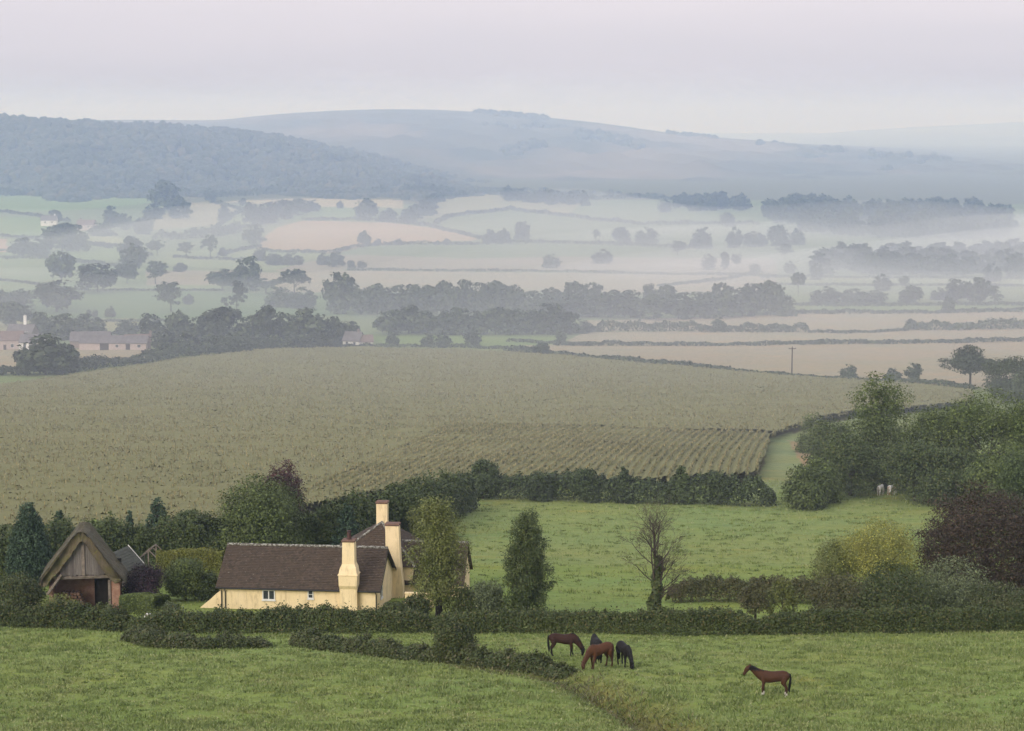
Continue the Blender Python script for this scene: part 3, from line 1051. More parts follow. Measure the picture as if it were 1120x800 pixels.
# ------------------------------------------------------------------ far trees
TREES = [
    # x, foot row, height px, width px, kind, label[, material]
    (67, 309, 33, 31, 'round', 'tall dense oak standing left of the wide dark oak in the misty green field'),
    (107, 320, 31, 43, 'round', 'wide dark spreading oak in the misty green field at left'),
    (146, 300, 32, 30, 'round', 'upper of two stacked oaks right of the wide dark oak'),
    (139, 310, 24, 24, 'round', 'lower of two stacked oaks right of the wide dark oak'),
    (170, 311, 25, 32, 'open', 'layered flat topped tree right of the two stacked oaks'),
    (62, 341, 33, 52, 'round', 'broadest rounded oak, above the village at left'),
    (24, 338, 21, 27, 'round', 'small round oak left of the broadest oak'),
    (1, 340, 23, 24, 'round', 'round tree cut by the left edge of the picture'),
    (187, 341, 32, 38, 'open', 'airy open crowned tree with bare stem in the green field'),
    (206, 333, 11, 12, 'bush', 'little bush at the foot of the airy open crowned tree'),
    (259, 342, 34, 29, 'open', 'airy pointed tree with thin stem in front of the round trees'),
    (243, 318, 23, 30, 'round', 'round dark tree at the left end of the mid valley clump'),
    (270, 318, 36, 34, 'full', 'tall ragged tree rising behind the mid valley clump'),
    (291, 322, 17, 36, 'umbrella', 'low flat tree left of the umbrella shaped oak'),
    (322, 323, 28, 36, 'umbrella', 'umbrella shaped oak standing clear above the mid valley clump'),
    (305, 336, 22, 36, 'bush', 'broad bush below the low flat tree in mid valley'),
    (330, 337, 22, 34, 'bush', 'broad bush below the umbrella shaped oak'),
    (372, 343, 44, 38, 'full', 'big rounded tree at the left end of the far belt'),
    (197, 297, 9, 16, 'bush', 'small bush below the three small trees at left'),
    (172, 280, 17, 24, 'open', 'leftmost of three small trees in a row left of the tan field'),
    (204, 281, 16, 22, 'open', 'middle of three small trees in a row left of the tan field'),
    (230, 281, 24, 24, 'open', 'tallest of three small trees in a row left of the tan field'),
    (244, 280, 9, 8, 'bush', 'tiny bush right of the tallest of three small trees'),
    (245, 241, 17, 16, 'bush', 'rounded tree on the hedge climbing left of the tan field'),
    (230, 219, 13, 14, 'bush', 'lone rounded tree at the foot of the wooded hill, left'),
    (266, 228, 11, 12, 'open', 'small airy tree where two hedges meet below the wooded hill'),
    (180, 232, 34, 34, 'full', 'large dark clump of a tree at the foot of the wooded hill'),
    (197, 240, 24, 26, 'full', 'tree on the right flank of the large dark clump below the hill'),
    (168, 240, 16, 22, 'bush', 'low tree on the left flank of the large dark clump below the hill'),
    (157, 256, 18, 22, 'bush', 'round tree at the left end of the thick dark bank'),
    (68, 275, 30, 42, 'full', 'dark spreading tree at the middle of the far left copse'),
    (86, 275, 22, 26, 'full', 'sloping tree at the right end of the far left copse'),
    (25, 281, 20, 30, 'full', 'tree at the left end of the far left copse'),
    (45, 280, 18, 26, 'full', 'low tree in the left half of the far left copse'),
    (61, 246, 16, 14, 'full', 'small dark tree beside a pale cottage under the wooded hill'),
    (110, 258, 14, 30, 'bush', 'low dark tree behind the far cottages at left'),
    (122, 248, 22, 18, 'full', 'upright tree above the far cottages at left'),
    (136, 252, 18, 16, 'full', 'smaller upright tree right of the far cottages'),
    (143, 285, 26, 26, 'full', 'tree above the stacked oaks at left'),
    (277, 246, 24, 26, 'full', 'leftmost tree of the dark copse above the tan field'),
    (292, 244, 22, 26, 'full', 'second tree from the left in the dark copse above the tan field'),
    (308, 240, 21, 28, 'full', 'third tree from the left in the dark copse above the tan field'),
    (326, 236, 18, 28, 'full', 'fourth tree from the left in the dark copse above the tan field'),
    (341, 231, 12, 22, 'bush', 'rightmost low tree of the dark copse above the tan field'),
    (277, 266, 20, 26, 'full', 'tree on the left corner of the tan field'),
    (284, 285, 14, 14, 'bush', 'bush below the left corner of the tan field'),
    (400, 240, 22, 26, 'bush', 'round tree on the top edge of the tan field'),
    (424, 242, 14, 22, 'bush', 'low round tree just right of the round one on the tan field\'s edge'),
    (444, 243, 11, 16, 'bush', 'small bush third from the left on the tan field\'s top edge'),
    (372, 228, 8, 8, 'bush', 'tiny tree on the pale field above the tan field'),
    (399, 269, 16, 15, 'round', 'small round tree on the tan field\'s lower right side'),
    (413, 268, 7, 9, 'bush', 'first little bush right of the tan field\'s small round tree'),
    (436, 268, 7, 12, 'bush', 'second little bush right of the tan field\'s small round tree'),
    (488, 268, 7, 9, 'bush', 'tiny bush on the long faint hedge right of the tan field'),
    (300, 290, 12, 22, 'bush', 'first low bush in the line below the tan field'),
    (321, 290, 13, 24, 'bush', 'second low bush in the line below the tan field'),
    (354, 290, 13, 16, 'bush', 'third bush in the line below the tan field'),
    (368, 292, 16, 18, 'full', 'tallest bush in the line below the tan field'),
    (384, 293, 8, 9, 'bush', 'fifth and small bush in the line below the tan field'),
    (396, 293, 8, 11, 'bush', 'rightmost small bush in the line below the tan field'),
    (536, 266, 15, 17, 'bush', 'left one of a touching pair of misty trees right of the tan field'),
    (551, 266, 16, 16, 'bush', 'right one of a touching pair of misty trees right of the tan field'),
    (571, 262, 19, 18, 'round', 'taller misty tree right of the touching pair'),
    (603, 293, 15, 20, 'round', 'left of two lone round trees on the pinkish stubble'),
    (659, 288, 15, 23, 'round', 'right of two lone round trees on the pinkish stubble'),
    (652, 264, 13, 11, 'open', 'thin faint tree left of the two round misty trees'),
    (680, 266, 17, 20, 'round', 'left of two large round misty trees in the centre right'),
    (706, 266, 17, 25, 'round', 'right of two large round misty trees in the centre right'),
    (741, 280, 16, 22, 'open', 'faint open tree low in the mist right of the two round ones'),
    (727, 232, 13, 17, 'bush', 'small rounded tree at the left of the small dark wood'),
    (796, 248, 15, 18, 'bush', 'round misty tree on a hedge right of the small dark wood'),
    (768, 272, 23, 26, 'bush', 'pointed misty tree left of the misty row'),
    (803, 271, 22, 18, 'bush', 'upright misty tree in the misty row'),
    (826, 270, 16, 28, 'bush', 'low misty tree third in the misty row'),
    (852, 269, 22, 24, 'bush', 'broad misty tree fourth in the misty row'),
    (872, 268, 18, 18, 'bush', 'misty tree at the right end of the misty row'),
    (858, 283, 16, 20, 'open', 'faint open tree below the misty row'),
    (775, 295, 16, 16, 'round', 'left of three faint trees above the far belt\'s right end'),
    (793, 296, 20, 10, 'full', 'narrow middle one of three faint trees above the far belt\'s right end'),
    (807, 295, 17, 14, 'open', 'right of three faint trees above the far belt\'s right end'),
    (864, 299, 13, 14, 'bush', 'small round misty tree between the faint trees and the half dissolved wood'),
    (893, 306, 17, 16, 'bush', 'rounded tree at the lower left corner of the half dissolved wood'),
    (826, 298, 9, 13, 'bush', 'low faint bush right of the three faint trees'),
    (873, 321, 23, 16, 'umbrella', 'tall thin umbrella shaped tree in mist at right'),
    (965, 318, 18, 20, 'round', 'round misty tree standing above the row of bushes at right'),
    (990, 316, 14, 14, 'open', 'small open tree right of the round misty tree'),
    (995, 331, 18, 26, 'bush', 'darker round bush at the middle of the misty row at right'),
    (902, 331, 17, 34, 'bush', 'wide bush at the left end of the misty row at right'),
    (936, 331, 15, 36, 'bush', 'wide low bush second in the misty row at right'),
    (956, 331, 13, 26, 'bush', 'low bush third in the misty row at right'),
    (1037, 342, 16, 15, 'bush', 'lone dark bush on a hedge below the misty row'),
    (1026, 328, 13, 18, 'bush', 'small bush left of the misty thicket at the right edge'),
    (1047, 330, 24, 28, 'full', 'left tree of the misty thicket at the right edge'),
    (1070, 331, 27, 28, 'full', 'tallest tree of the misty thicket at the right edge'),
    (1088, 333, 20, 22, 'open', 'right tree of the misty thicket at the right edge'),
    (1086, 308, 20, 20, 'bush', 'pale round tree in mist above the thicket at the right edge'),
    (786, 362, 15, 17, 'round', 'single small tree growing in the thick hedge between stubble strips'),
    (997, 360, 11, 13, 'round', 'small tree at the left end of the right hand thick hedge'),
    (430, 379, 13, 15, 'bush', 'first of four round bushes beside the green meadow beyond the maize'),
    (468, 379, 14, 17, 'bush', 'second of four round bushes beside the green meadow beyond the maize'),
    (485, 380, 16, 18, 'round', 'third of four round bushes beside the green meadow beyond the maize'),
    (517, 378, 17, 20, 'bush', 'fourth of four round bushes beside the green meadow beyond the maize'),
    (592, 390, 15, 19, 'bush', 'dark round bush on the maize hedge near the picture\'s middle'),
    (614, 374, 12, 12, 'bush', 'pale feathery bush at the right end of the green meadow'),
    (50, 410, 42, 60, 'full', 'large dark tree in the hedge in front of the village at left'),
    (72, 408, 30, 34, 'full', 'smaller tree leaning on the large dark tree\'s right side'),
    (30, 411, 28, 30, 'full', 'low tree left of the large dark tree in the hedge'),
    (98, 366, 23, 38, 'bush', 'dark round tree behind the pinkish roofed barn'),
    (66, 372, 28, 36, 'full', 'dark tree between the village houses and the barn'),
    (45, 366, 24, 22, 'full', 'paler tree behind the village houses'),
    (15, 357, 26, 44, 'full', 'dark broad tree behind the white chimney in the village'),
    (140, 366, 17, 28, 'bush', 'dark rounded tree behind the small red house right of the barn'),
    (121, 347, 12, 12, 'bush', 'largest of a row of three little bushes on the green field edge'),
    (104, 347, 8, 7, 'bush', 'middle of a row of three little bushes on the green field edge'),
    (97, 347, 8, 6, 'bush', 'leftmost of a row of three little bushes on the green field edge'),
    (928, 413, 14, 19, 'bush', 'leftmost of three round bushes along the maize top hedge at right'),
    (976, 418, 15, 21, 'bush', 'middle of three round bushes along the maize top hedge at right'),
    (999, 419, 21, 19, 'round', 'tallest of three round bushes along the maize top hedge at right'),
]
TREES = [(t[0], t[1], t[2], t[3], 'bush' if t[4] == 'round' and t[2] <= 20 else t[4], *t[5:]) for t in TREES]
for t in TREES:
    far_tree(*t[:6], mat=t[6] if len(t) > 6 else 'far')

ORD = ['first', 'second', 'third', 'fourth', 'fifth', 'sixth', 'seventh', 'eighth', 'ninth', 'tenth', 'eleventh', 'twelfth', 'thirteenth', 'fourteenth', 'fifteenth',
       'sixteenth', 'seventeenth', 'eighteenth', 'nineteenth', 'twentieth', 'twenty-first', 'twenty-second', 'twenty-third', 'twenty-fourth', 'twenty-fifth', 'twenty-sixth', 'twenty-seventh',
       'twenty-eighth', 'twenty-ninth', 'thirtieth']


def belt(rows, where, group, mat='far'):
    look = {'full': 'leafy', 'round': 'rounded', 'umbrella': 'flat topped', 'bush': 'low', 'open': 'airy'}
    for i, (x, b, top, w, k) in enumerate(sorted(rows)):
        far_tree(x, b, b - top, w, k, f'{look[k]} tree, {ORD[i]} from left in {where}', mat, group)


belt([(395, 344, 318, 34, 'full'), (413, 344, 311, 32, 'full'), (432, 344, 313, 34, 'full'), (452, 345, 312, 34, 'full'), (471, 345, 313, 34, 'full'),
      (491, 345, 308, 34, 'full'), (509, 344, 307, 30, 'full'), (527, 345, 310, 32, 'full'), (544, 345, 308, 30, 'full'), (559, 345, 313, 30, 'full'),
      (577, 345, 319, 34, 'full'), (603, 340, 315, 24, 'umbrella'), (595, 346, 322, 34, 'full'), (627, 342, 309, 30, 'umbrella'), (620, 347, 321, 40, 'full'),
      (648, 343, 310, 30, 'umbrella'), (645, 347, 322, 40, 'full'), (668, 347, 318, 38, 'full'), (690, 348, 319, 38, 'full'), (711, 340, 311, 16, 'round'),
      (728, 342, 312, 26, 'umbrella'), (715, 349, 323, 40, 'full'), (742, 349, 321, 36, 'full'), (766, 348, 320, 38, 'full'), (788, 341, 310, 28, 'umbrella'),
      (790, 347, 319, 36, 'full'), (812, 346, 315, 34, 'full'), (824, 342, 311, 30, 'full'), (843, 345, 308, 30, 'full'), (856, 345, 322, 28, 'bush')],
     'the long far belt across mid valley', 'trees of the long far belt')
belt([(425, 366, 340, 34, 'full'), (447, 365, 335, 36, 'full'), (466, 366, 341, 32, 'full'), (484, 366, 341, 32, 'full'), (503, 366, 337, 36, 'full'),
      (524, 366, 341, 34, 'full'), (542, 366, 337, 34, 'full'), (562, 366, 339, 34, 'full'), (582, 366, 340, 34, 'full'), (601, 366, 333, 38, 'full'),
      (618, 366, 342, 30, 'full'), (634, 364, 350, 26, 'bush')],
     'the nearer belt behind the green meadow', 'trees of the nearer belt')
belt([(166, 374, 344, 30, 'full'), (195, 375, 341, 30, 'round'), (218, 378, 347, 28, 'full'), (241, 378, 337, 46, 'full'), (271, 378, 346, 34, 'full'),
      (293, 379, 336, 34, 'full'), (313, 379, 343, 30, 'full'), (337, 380, 338, 44, 'full'), (367, 380, 347, 34, 'full'), (180, 384, 362, 30, 'bush'),
      (206, 386, 364, 34, 'bush'), (232, 385, 366, 36, 'bush'), (258, 384, 362, 38, 'bush'), (284, 383, 366, 36, 'bush'), (310, 383, 362, 36, 'bush'), (352, 383, 365, 30, 'bush'), (382, 376, 352, 26, 'full')],
     'the hazy wood edge above the maize at left', 'trees of the wood edge above the maize')

# ------------------------------------------------------------------ the maize crop
def maize():
    rng = np.random.default_rng(3)
    W = np.array([P(*q)[:2] for q in MAIZE_POLY])
    lo, hi = W.min(0), W.max(0)
    Vs = []
    ysplit = lambda x: 380 - 0.31 * x
    strip = lambda x, y: (y < ysplit(x)) & (x > -24 + .144 * (y - 300)) & (y > 262)
    out = []
    # near strip: rows running away from the camera
    ang = math.atan2(862 - 560, F)
    d = np.array([math.sin(ang), math.cos(ang)])
    nrm = np.array([d[1], -d[0]])
    sp_ = 1.45
    a = np.arange(-400, 400, sp_)
    l = np.arange(200, 470, .5)
    A, L = np.meshgrid(a, l)
    A = A + rng.normal(size=A.shape) * .06
    L = L + rng.normal(size=L.shape) * .2
    bend = (np.clip((L - 300) / 100, -1, 2) ** 2) * 5
    pts = A[..., None] * nrm + L[..., None] * d + bend[..., None] * nrm
    pts = pts.reshape(-1, 2)
    out.append(pts[strip(pts[:, 0], pts[:, 1] + .4)])
    # upper part: rows across the slope
    ang2 = math.radians(86)
    d = np.array([math.sin(ang2), math.cos(ang2)])
    nrm = np.array([-d[1], d[0]])
    a = np.arange(0, 800, 1.75)
    l = np.arange(-420, 420, 1.05)
    A, L = np.meshgrid(a, l)
    tram = np.mod(A, 24.0) > 2.4
    A = A + rng.normal(size=A.shape) * .3
    L = L + rng.normal(size=L.shape) * .5
    pts = (A[..., None] * nrm + L[..., None] * d)[tram]
    out.append(pts[~strip(pts[:, 0], pts[:, 1] - .4)])
    pts = np.concatenate(out)
    m = inpoly(pts[:, 0], pts[:, 1], W) & (np.abs(pts[:, 0] / pts[:, 1]) < .33)
    pts = pts[m]
    zz = terr(pts[:, 0], pts[:, 1])
    n = len(pts)
    small = np.where(strip(pts[:, 0], pts[:, 1]), .62, 1.0)
    base = np.column_stack([pts, zz])
    hgt = 2.1 + .18 * smooth_noise(pts[:, 0], pts[:, 1], 60, 30) + rng.normal(size=n) * .12
    allV, allM = [], []
    up = np.array([0, 0, 1.0])
    for k in range(6):
        a = rng.uniform(0, 6.283, n)
        dirv = np.column_stack([np.cos(a), np.sin(a), np.zeros(n)])
        side = np.column_stack([-np.sin(a), np.cos(a), np.zeros(n)])
        z0 = hgt * rng.uniform(.45, .8, n)
        b = base + up * z0[:, None]
        ln = (rng.uniform(.5, .85, n) * small)[:, None]
        wd = rng.uniform(.14, .25, n)[:, None]
        mid = b + dirv * ln * .5 + up * rng.uniform(.15, .4, n)[:, None]
        tip = b + dirv * ln * 1.05 - up * rng.uniform(-.15, .25, n)[:, None]
        allV.append(np.stack([b, mid - side * wd, tip, mid + side * wd], 1))
        allM.append(np.zeros(n, int))
    # upright stem with a pale tassel
    a = rng.uniform(0, 6.283, n)
    side = np.column_stack([np.cos(a), np.sin(a), np.zeros(n)])
    b = base + up * (hgt * .55)[:, None]
    t = base + up * (hgt * 1.0)[:, None]
    allV.append(np.stack([b - side * .03, b + side * .03, t + side * .07, t - side * .07], 1))
    allM.append(np.ones(n, int))
    V = np.concatenate(allV).reshape(-1, 3)
    Q = np.arange(len(V)).reshape(-1, 4)
    # the closed canopy under the topmost leaves of the upper part
    uu = np.arange(-.335, .336, .0035)
    yy_ = np.geomspace(215, 740, 340)
    gx, gy = uu[None, :] * yy_[:, None], np.repeat(yy_[:, None], len(uu), 1)
    ok = inpoly(gx, gy, W)
    inr = np.clip((gx - (-24 + .144 * (gy - 300))) / 32, 0, 1) * np.clip((ysplit(gx) + 1 - gy) / 3, 0, 1) * np.clip((gy - 262) / 15, 0, 1)
    gz = terr(gx, gy) + 1.72 - 1.65 * inr + .2 * smooth_noise(gx, gy, 60, 30) + .12 * vnoise(gx, gy, 4, 1)
    idx = np.arange(gx.size).reshape(gx.shape)
    q4 = np.stack([idx[:-1, :-1], idx[:-1, 1:], idx[1:, 1:], idx[1:, :-1]], -1)
    okq = ok[:-1, :-1] & ok[:-1, 1:] & ok[1:, 1:] & ok[1:, :-1]
    q4 = q4[okq & (inr[:-1, :-1] <= 0)]
    allM.append(np.full(len(q4), 2))
    Q = np.concatenate([Q, q4 + len(V)])
    V = np.concatenate([V, np.stack([gx, gy, gz], -1).reshape(-1, 3)])
    # ridged canopy of the strip whose rows run away from the camera
    ang = math.atan2(862 - 560, F)
    d = np.array([math.sin(ang), math.cos(ang)])
    nrm = np.array([d[1], -d[0]])
    ra, rl_ = np.arange(-140, 90, .24), np.arange(240, 430, 2.0)
    RA, RL = np.meshgrid(ra, rl_)
    bend = (np.clip((RL - 300) / 100, -1, 2) ** 2) * 5
    gx, gy = RA * nrm[0] + RL * d[0] + bend * nrm[0], RA * nrm[1] + RL * d[1] + bend * nrm[1]
    f_ = np.clip((gx - (-24 + .144 * (gy - 300))) / 90, 0, 1) ** 1.3 * np.clip((gy - 262) / 15, 0, 1)
    ridge_ = .5 + .5 * np.cos(6.28318 * RA / 1.45)
    gz = terr(gx, gy) + (1 - f_) * 1.72 + f_ * (1.2 + .6 * ridge_ ** .8) + .12 * vnoise(gx, gy, .9, 3) + .1 * vnoise(gx, gy, 5, 4)
    ok = inpoly(gx, gy, W) & (gy < ysplit(gx) + 1.5) & (gx > -26 + .144 * (gy - 300)) & (gy > 260)
    idx = np.arange(gx.size).reshape(gx.shape) + len(V)
    q5 = np.stack([idx[:-1, :-1], idx[:-1, 1:], idx[1:, 1:], idx[1:, :-1]], -1)[ok[:-1, :-1] & ok[:-1, 1:] & ok[1:, 1:] & ok[1:, :-1]]
    allM.append(np.full(len(q5), 2))
    Q = np.concatenate([Q, q5])
    V = np.concatenate([V, np.stack([gx, gy, gz], -1).reshape(-1, 3)])
    M['canopy'] = plain('maize_canopy', (.185, .175, .07), (.16, .153, .06), .25, .9, .5)
    M['maize'] = leafmat('maize_leaf', (.175, .172, .066), (.213, .193, .085), (.24, .215, .105), var=.0, scale=.02, leafvar=(.9, 1.08))
    M['tassel'] = leafmat('maize_tassel', (.235, .20, .10), (.22, .185, .09), var=.0, scale=.1, leafvar=(.85, 1.1))
    o = obj('maize_crop', mesh_np('maize_crop', V, Q, mats=[M['maize'], M['tassel'], M['canopy']], mi=np.concatenate(allM)))
    tag(o, 'ripening maize crop filling the large sloping field in rows', 'crop', None, 'stuff')


maize()

# ------------------------------------------------------------------ village and farm buildings far off
M['farroof'] = plain('red_tile_roof', (.20, .145, .125), (.15, .11, .095), .8, .9)
M['fargreyroof'] = plain('grey_slate_roof', (.17, .15, .15), (.11, .10, .10), .8, .9)
M['farwhite'] = plain('white_render', (.75, .72, .68), (.62, .58, .54), .6, .9)
M['farpink'] = plain('pink_brick_wall', (.45, .37, .33), (.36, .29, .26), .6, .9)
M['farbrick'] = plain('red_brick_wall', (.26, .20, .175), (.20, .16, .14), .6, .9)
M['glass'] = plain('window_glass', (.03, .035, .04), (.05, .055, .06), 1.0, .12, spec=.5)
M['doorwood'] = plain('dark_door_wood', (.06, .045, .04), None, 2, .8)
M['cover'] = plain('lead', (.3, .3, .31), None, 2, .7)


def far_house(px, row, L, D, he, hr, rz, wall, roof, label, name='house', cat='house', chims=(), wins=(), doors=(), dy=0):
    p = P(px, row)
    t = thing(name, label, cat, p, math.radians(rz))
    mb = MB()
    mb.prism_x([(-D / 2, -1), (-D / 2, he), (0, hr - .12), (D / 2, he), (D / 2, -1)], -L / 2, L / 2)
    mb.build('wall', M[wall], t)
    rb = MB()
    o = .35
    sl = (hr - he) / (D / 2)
    for s in (-1, 1):
        e, r_ = (s * (D / 2 + o), he - o * sl), (0, hr)
        rb.prism_x([(e[0], e[1] + .02), (r_[0], r_[1] + .02), (r_[0], r_[1] + .2), (e[0], e[1] + .2)], -L / 2 - .25, L / 2 + .25)
    ro = rb.build('roof', M[roof], t)
    for cx, w, hh, mt in chims:
        c = MB()
        c.rings([(hr - .9, cx, 0, w, .35), (hr + hh, cx, 0, w, .35)])
        c.rings([(hr + hh, cx, 0, w + .08, .43), (hr + hh + .15, cx, 0, w + .08, .43)])
        c.tube([(cx, 0, hr + hh + .15), (cx, 0, hr + hh + .55)], [.14, .11], 8)
        c.build('chimney', M[mt], ro)
    for wx, wz, ww, wh in wins:
        f = MB()
        f.box(wx - ww / 2 - .08, wx + ww / 2 + .08, -D / 2 - .05, -D / 2 - .003, wz - .08, wz + wh + .08)
        fo = f.build('window', M['farwhite'], t)
        g = MB()
        g.box(wx - ww / 2, wx + ww / 2, -D / 2 - .07, -D / 2 - .052, wz, wz + wh)
        g.build('pane', M['glass'], fo)
    for wx, ww, wh in doors:
        g = MB()
        g.box(wx - ww / 2, wx + ww / 2, -D / 2 - .05, -D / 2 - .003, -.2, wh)
        g.build('door', M['doorwood'], t)
    return t


far_house(126, 382, 24, 7, 2.6, 4.8, -3, 'farpink', 'fargreyroof', 'long pink walled barn with grey roof beside the stubble strip', 'barn', 'barn',
          doors=[(-3.0, 3.2, 2.5), (5.5, 1.6, 2.3)], wins=[(1.6, 1.0, 1.0, 1.0), (9.5, 1.0, 1.2, 1.0)])
far_house(100, 380, 14, 8, 2.8, 5.6, 4, 'farbrick', 'fargreyroof', 'wide grey roofed outbuilding behind the left end of the pink barn', 'barn', 'barn', doors=[(0, 3, 2.8)])
far_house(151, 382, 9, 6, 2.8, 5.2, 12, 'farbrick', 'farroof', 'small red tiled house at the right end of the pink barn', chims=[(4.5, .4, 1.0, 'farbrick')], wins=[(-3, 1.2, 1.0, 1.1), (2, 1.2, 1.0, 1.1)], doors=[(0, .9, 2)])
far_house(9, 382, 11, 7, 3.6, 6.4, 6, 'farpink', 'farroof', 'village house with pinkish walls at the left edge', chims=[(-5, .45, 1.1, 'farbrick')], wins=[(-3, 1, 1, 1.2), (2, 1, 1, 1.2), (4.8, 1, 1, 1.2)], doors=[(-.6, 1, 2)])
far_house(25, 374, 10, 7, 3.8, 6.6, -8, 'farbrick', 'fargreyroof', 'village house with a tall white chimney', chims=[(1.2, .55, 3.2, 'farwhite')], wins=[(-3, 3, 1, 1.2), (3, 3, 1, 1.2)])
far_house(36, 382, 8, 6, 2.8, 5.2, -4, 'farwhite', 'fargreyroof', 'low pale village house right of the white chimney', wins=[(-2, 1, 1, 1.1), (2, 1, 1, 1.1)], doors=[(0, .9, 2)])
far_house(387, 380, 6.5, 5, 2.8, 5.6, -20, 'farwhite', 'fargreyroof', 'small white farmhouse among trees at the top of the maize', chims=[(2, .35, .9, 'farbrick')], wins=[(-1.6, 1.2, .9, 1), (1.4, 1.2, .9, 1)])
far_house(400, 380, 5, 4, 2.4, 4.4, 10, 'farwhite', 'farroof', 'white outhouse beside the small white farmhouse', doors=[(0, 1, 2)])
far_house(54, 247, 14, 9, 5, 9, 5, 'farwhite', 'fargreyroof', 'pale cottage far off under the wooded hill', wins=[(-3, 2.5, 1.4, 1.5), (3, 2.5, 1.4, 1.5)], chims=[(5, .6, 1.4, 'farwhite')])
far_house(95, 252, 16, 9, 5, 9, -10, 'farpink', 'farroof', 'faint pink cottage far off left of the thick dark bank', wins=[(-3, 2.5, 1.4, 1.5), (3, 2.5, 1.4, 1.5)], chims=[(-5, .6, 1.4, 'farbrick')])

# pole in the stubble
p = P(866, 411)
t = thing('utility_pole', 'tall wooden pole with crossarm standing in the stubble beyond the maize', 'pole', p)
hp, _ = size_at(p, 31, 1)
mb = MB()
mb.tube([(0, 0, -1), (0, 0, hp)], [.24, .17], 8)
mb.build('shaft', M['twig'], t)
mb = MB()
mb.box(-1.1, 1.1, -.1, .1, hp - .55, hp - .35)
mb.build('crossarm', M['twig'], t)
for x in (-.95, 0, .95):
    mb = MB()
    mb.tube([(x, 0, hp - .35 if x else hp), (x, 0, (hp - .35 if x else hp) + .14), (x, 0, (hp - .35 if x else hp) + .3)], [.05, .12, .09], 8)
    mb.build('insulator', M['cover'], t)

# ------------------------------------------------------------------ near materials
def wallmat():
    m, nt, b = nodes_of('ochre_limewash')
    b.inputs['Roughness'].default_value = .92
    tc = N(nt, 'ShaderNodeTexCoord')
    v = tc.outputs['Object']
    mp = N(nt, 'ShaderNodeMapping')
    mp.inputs['Scale'].default_value = (2.2, 2.2, .5)
    nt.links.new(v, mp.inputs[0])
    c = mixc(nt, ramp(nt, noise(nt, 1.2, 5, v), .3, .7), (.90, .71, .43), (.82, .64, .37))
    c = mixc(nt, ramp(nt, noise(nt, 1.1, 5, mp.outputs[0], .7), .50, .72), c, (.58, .44, .25))
    c = mixc(nt, ramp(nt, noise(nt, .5, 4, v), .56, .8), c, (.86, .68, .42))
    nt.links.new(c, b.inputs['Base Color'])
    bump(nt, b, noise(nt, 5, 5, v), .5, .04)
    return m


def tilemat(name, a, b_, lich, amt):
    m, nt, b = nodes_of(name)
    b.inputs['Roughness'].default_value = .9
    geo = N(nt, 'ShaderNodeNewGeometry')
    tc = N(nt, 'ShaderNodeTexCoord')
    c = mixc(nt, geo.outputs['Random Per Island'], a, b_)
    n = noise(nt, .8, 4, tc.outputs['Object'])
    c = mixc(nt, ramp(nt, n, .4, .68), c, tuple(v * .72 for v in a))
    n2 = noise(nt, 4.5, 5, tc.outputs['Object'], .7)
    c = mixc(nt, ramp(nt, n2, .69 - amt, .78 - amt), c, lich)
    nt.links.new(c, b.inputs['Base Color'])
    return m


def brickmat(name, a, b_, mortar, sc=1.0):
    m, nt, b = nodes_of(name)
    b.inputs['Roughness'].default_value = .92
    tc = N(nt, 'ShaderNodeTexCoord')
    mp = N(nt, 'ShaderNodeMapping')
    mp.inputs['Rotation'].default_value = (math.pi / 2, 0, 0)
    nt.links.new(tc.outputs['Object'], mp.inputs[0])
    br = N(nt, 'ShaderNodeTexBrick')
    br.inputs['Color1'].default_value = (*a, 1)
    br.inputs['Color2'].default_value = (*b_, 1)
    br.inputs['Mortar'].default_value = (*mortar, 1)
    br.inputs['Scale'].default_value = sc
    br.inputs['Brick Width'].default_value = .23
    br.inputs['Row Height'].default_value = .08
    br.inputs['Mortar Size'].default_value = .012
    nt.links.new(mp.outputs[0], br.inputs['Vector'])
    c = mixc(nt, ramp(nt, noise(nt, 1.5, 4, tc.outputs['Object']), .4, .7), br.outputs[0], tuple(v * .6 for v in a))
    nt.links.new(c, b.inputs['Base Color'])
    return m


def boardmat(name, a, b_):
    m, nt, b = nodes_of(name)
    b.inputs['Roughness'].default_value = .9
    geo = N(nt, 'ShaderNodeNewGeometry')
    tc = N(nt, 'ShaderNodeTexCoord')
    mp = N(nt, 'ShaderNodeMapping')
    mp.inputs['Scale'].default_value = (6, 6, .6)
    nt.links.new(tc.outputs['Object'], mp.inputs[0])
    c = mixc(nt, geo.outputs['Random Per Island'], a, b_)
    c = mixc(nt, ramp(nt, noise(nt, 2.0, 5, mp.outputs[0], .7), .45, .75), c, tuple(v * .4 for v in a))
    nt.links.new(c, b.inputs['Base Color'])
    return m


def thatchmat():
    m, nt, b = nodes_of('mossy_thatch')
    b.inputs['Roughness'].default_value = .95
    tc = N(nt, 'ShaderNodeTexCoord')
    v = tc.outputs['Object']
    mp = N(nt, 'ShaderNodeMapping')
    mp.inputs['Scale'].default_value = (3, 3, .8)
    nt.links.new(v, mp.inputs[0])
    c = mixc(nt, ramp(nt, noise(nt, 2.0, 5, mp.outputs[0], .7), .3, .7), (.17, .13, .08), (.085, .068, .045))
    c = mixc(nt, ramp(nt, noise(nt, .7, 5, v, .7), .48, .70), c, (.10, .098, .032))
    c = mixc(nt, ramp(nt, noise(nt, 1.1, 4, v, .6, 1.0), .64, .76), c, (.19, .175, .04))
    nt.links.new(c, b.inputs['Base Color'])
    bump(nt, b, noise(nt, 7, 5, mp.outputs[0], .7), .8, .08)
    return m


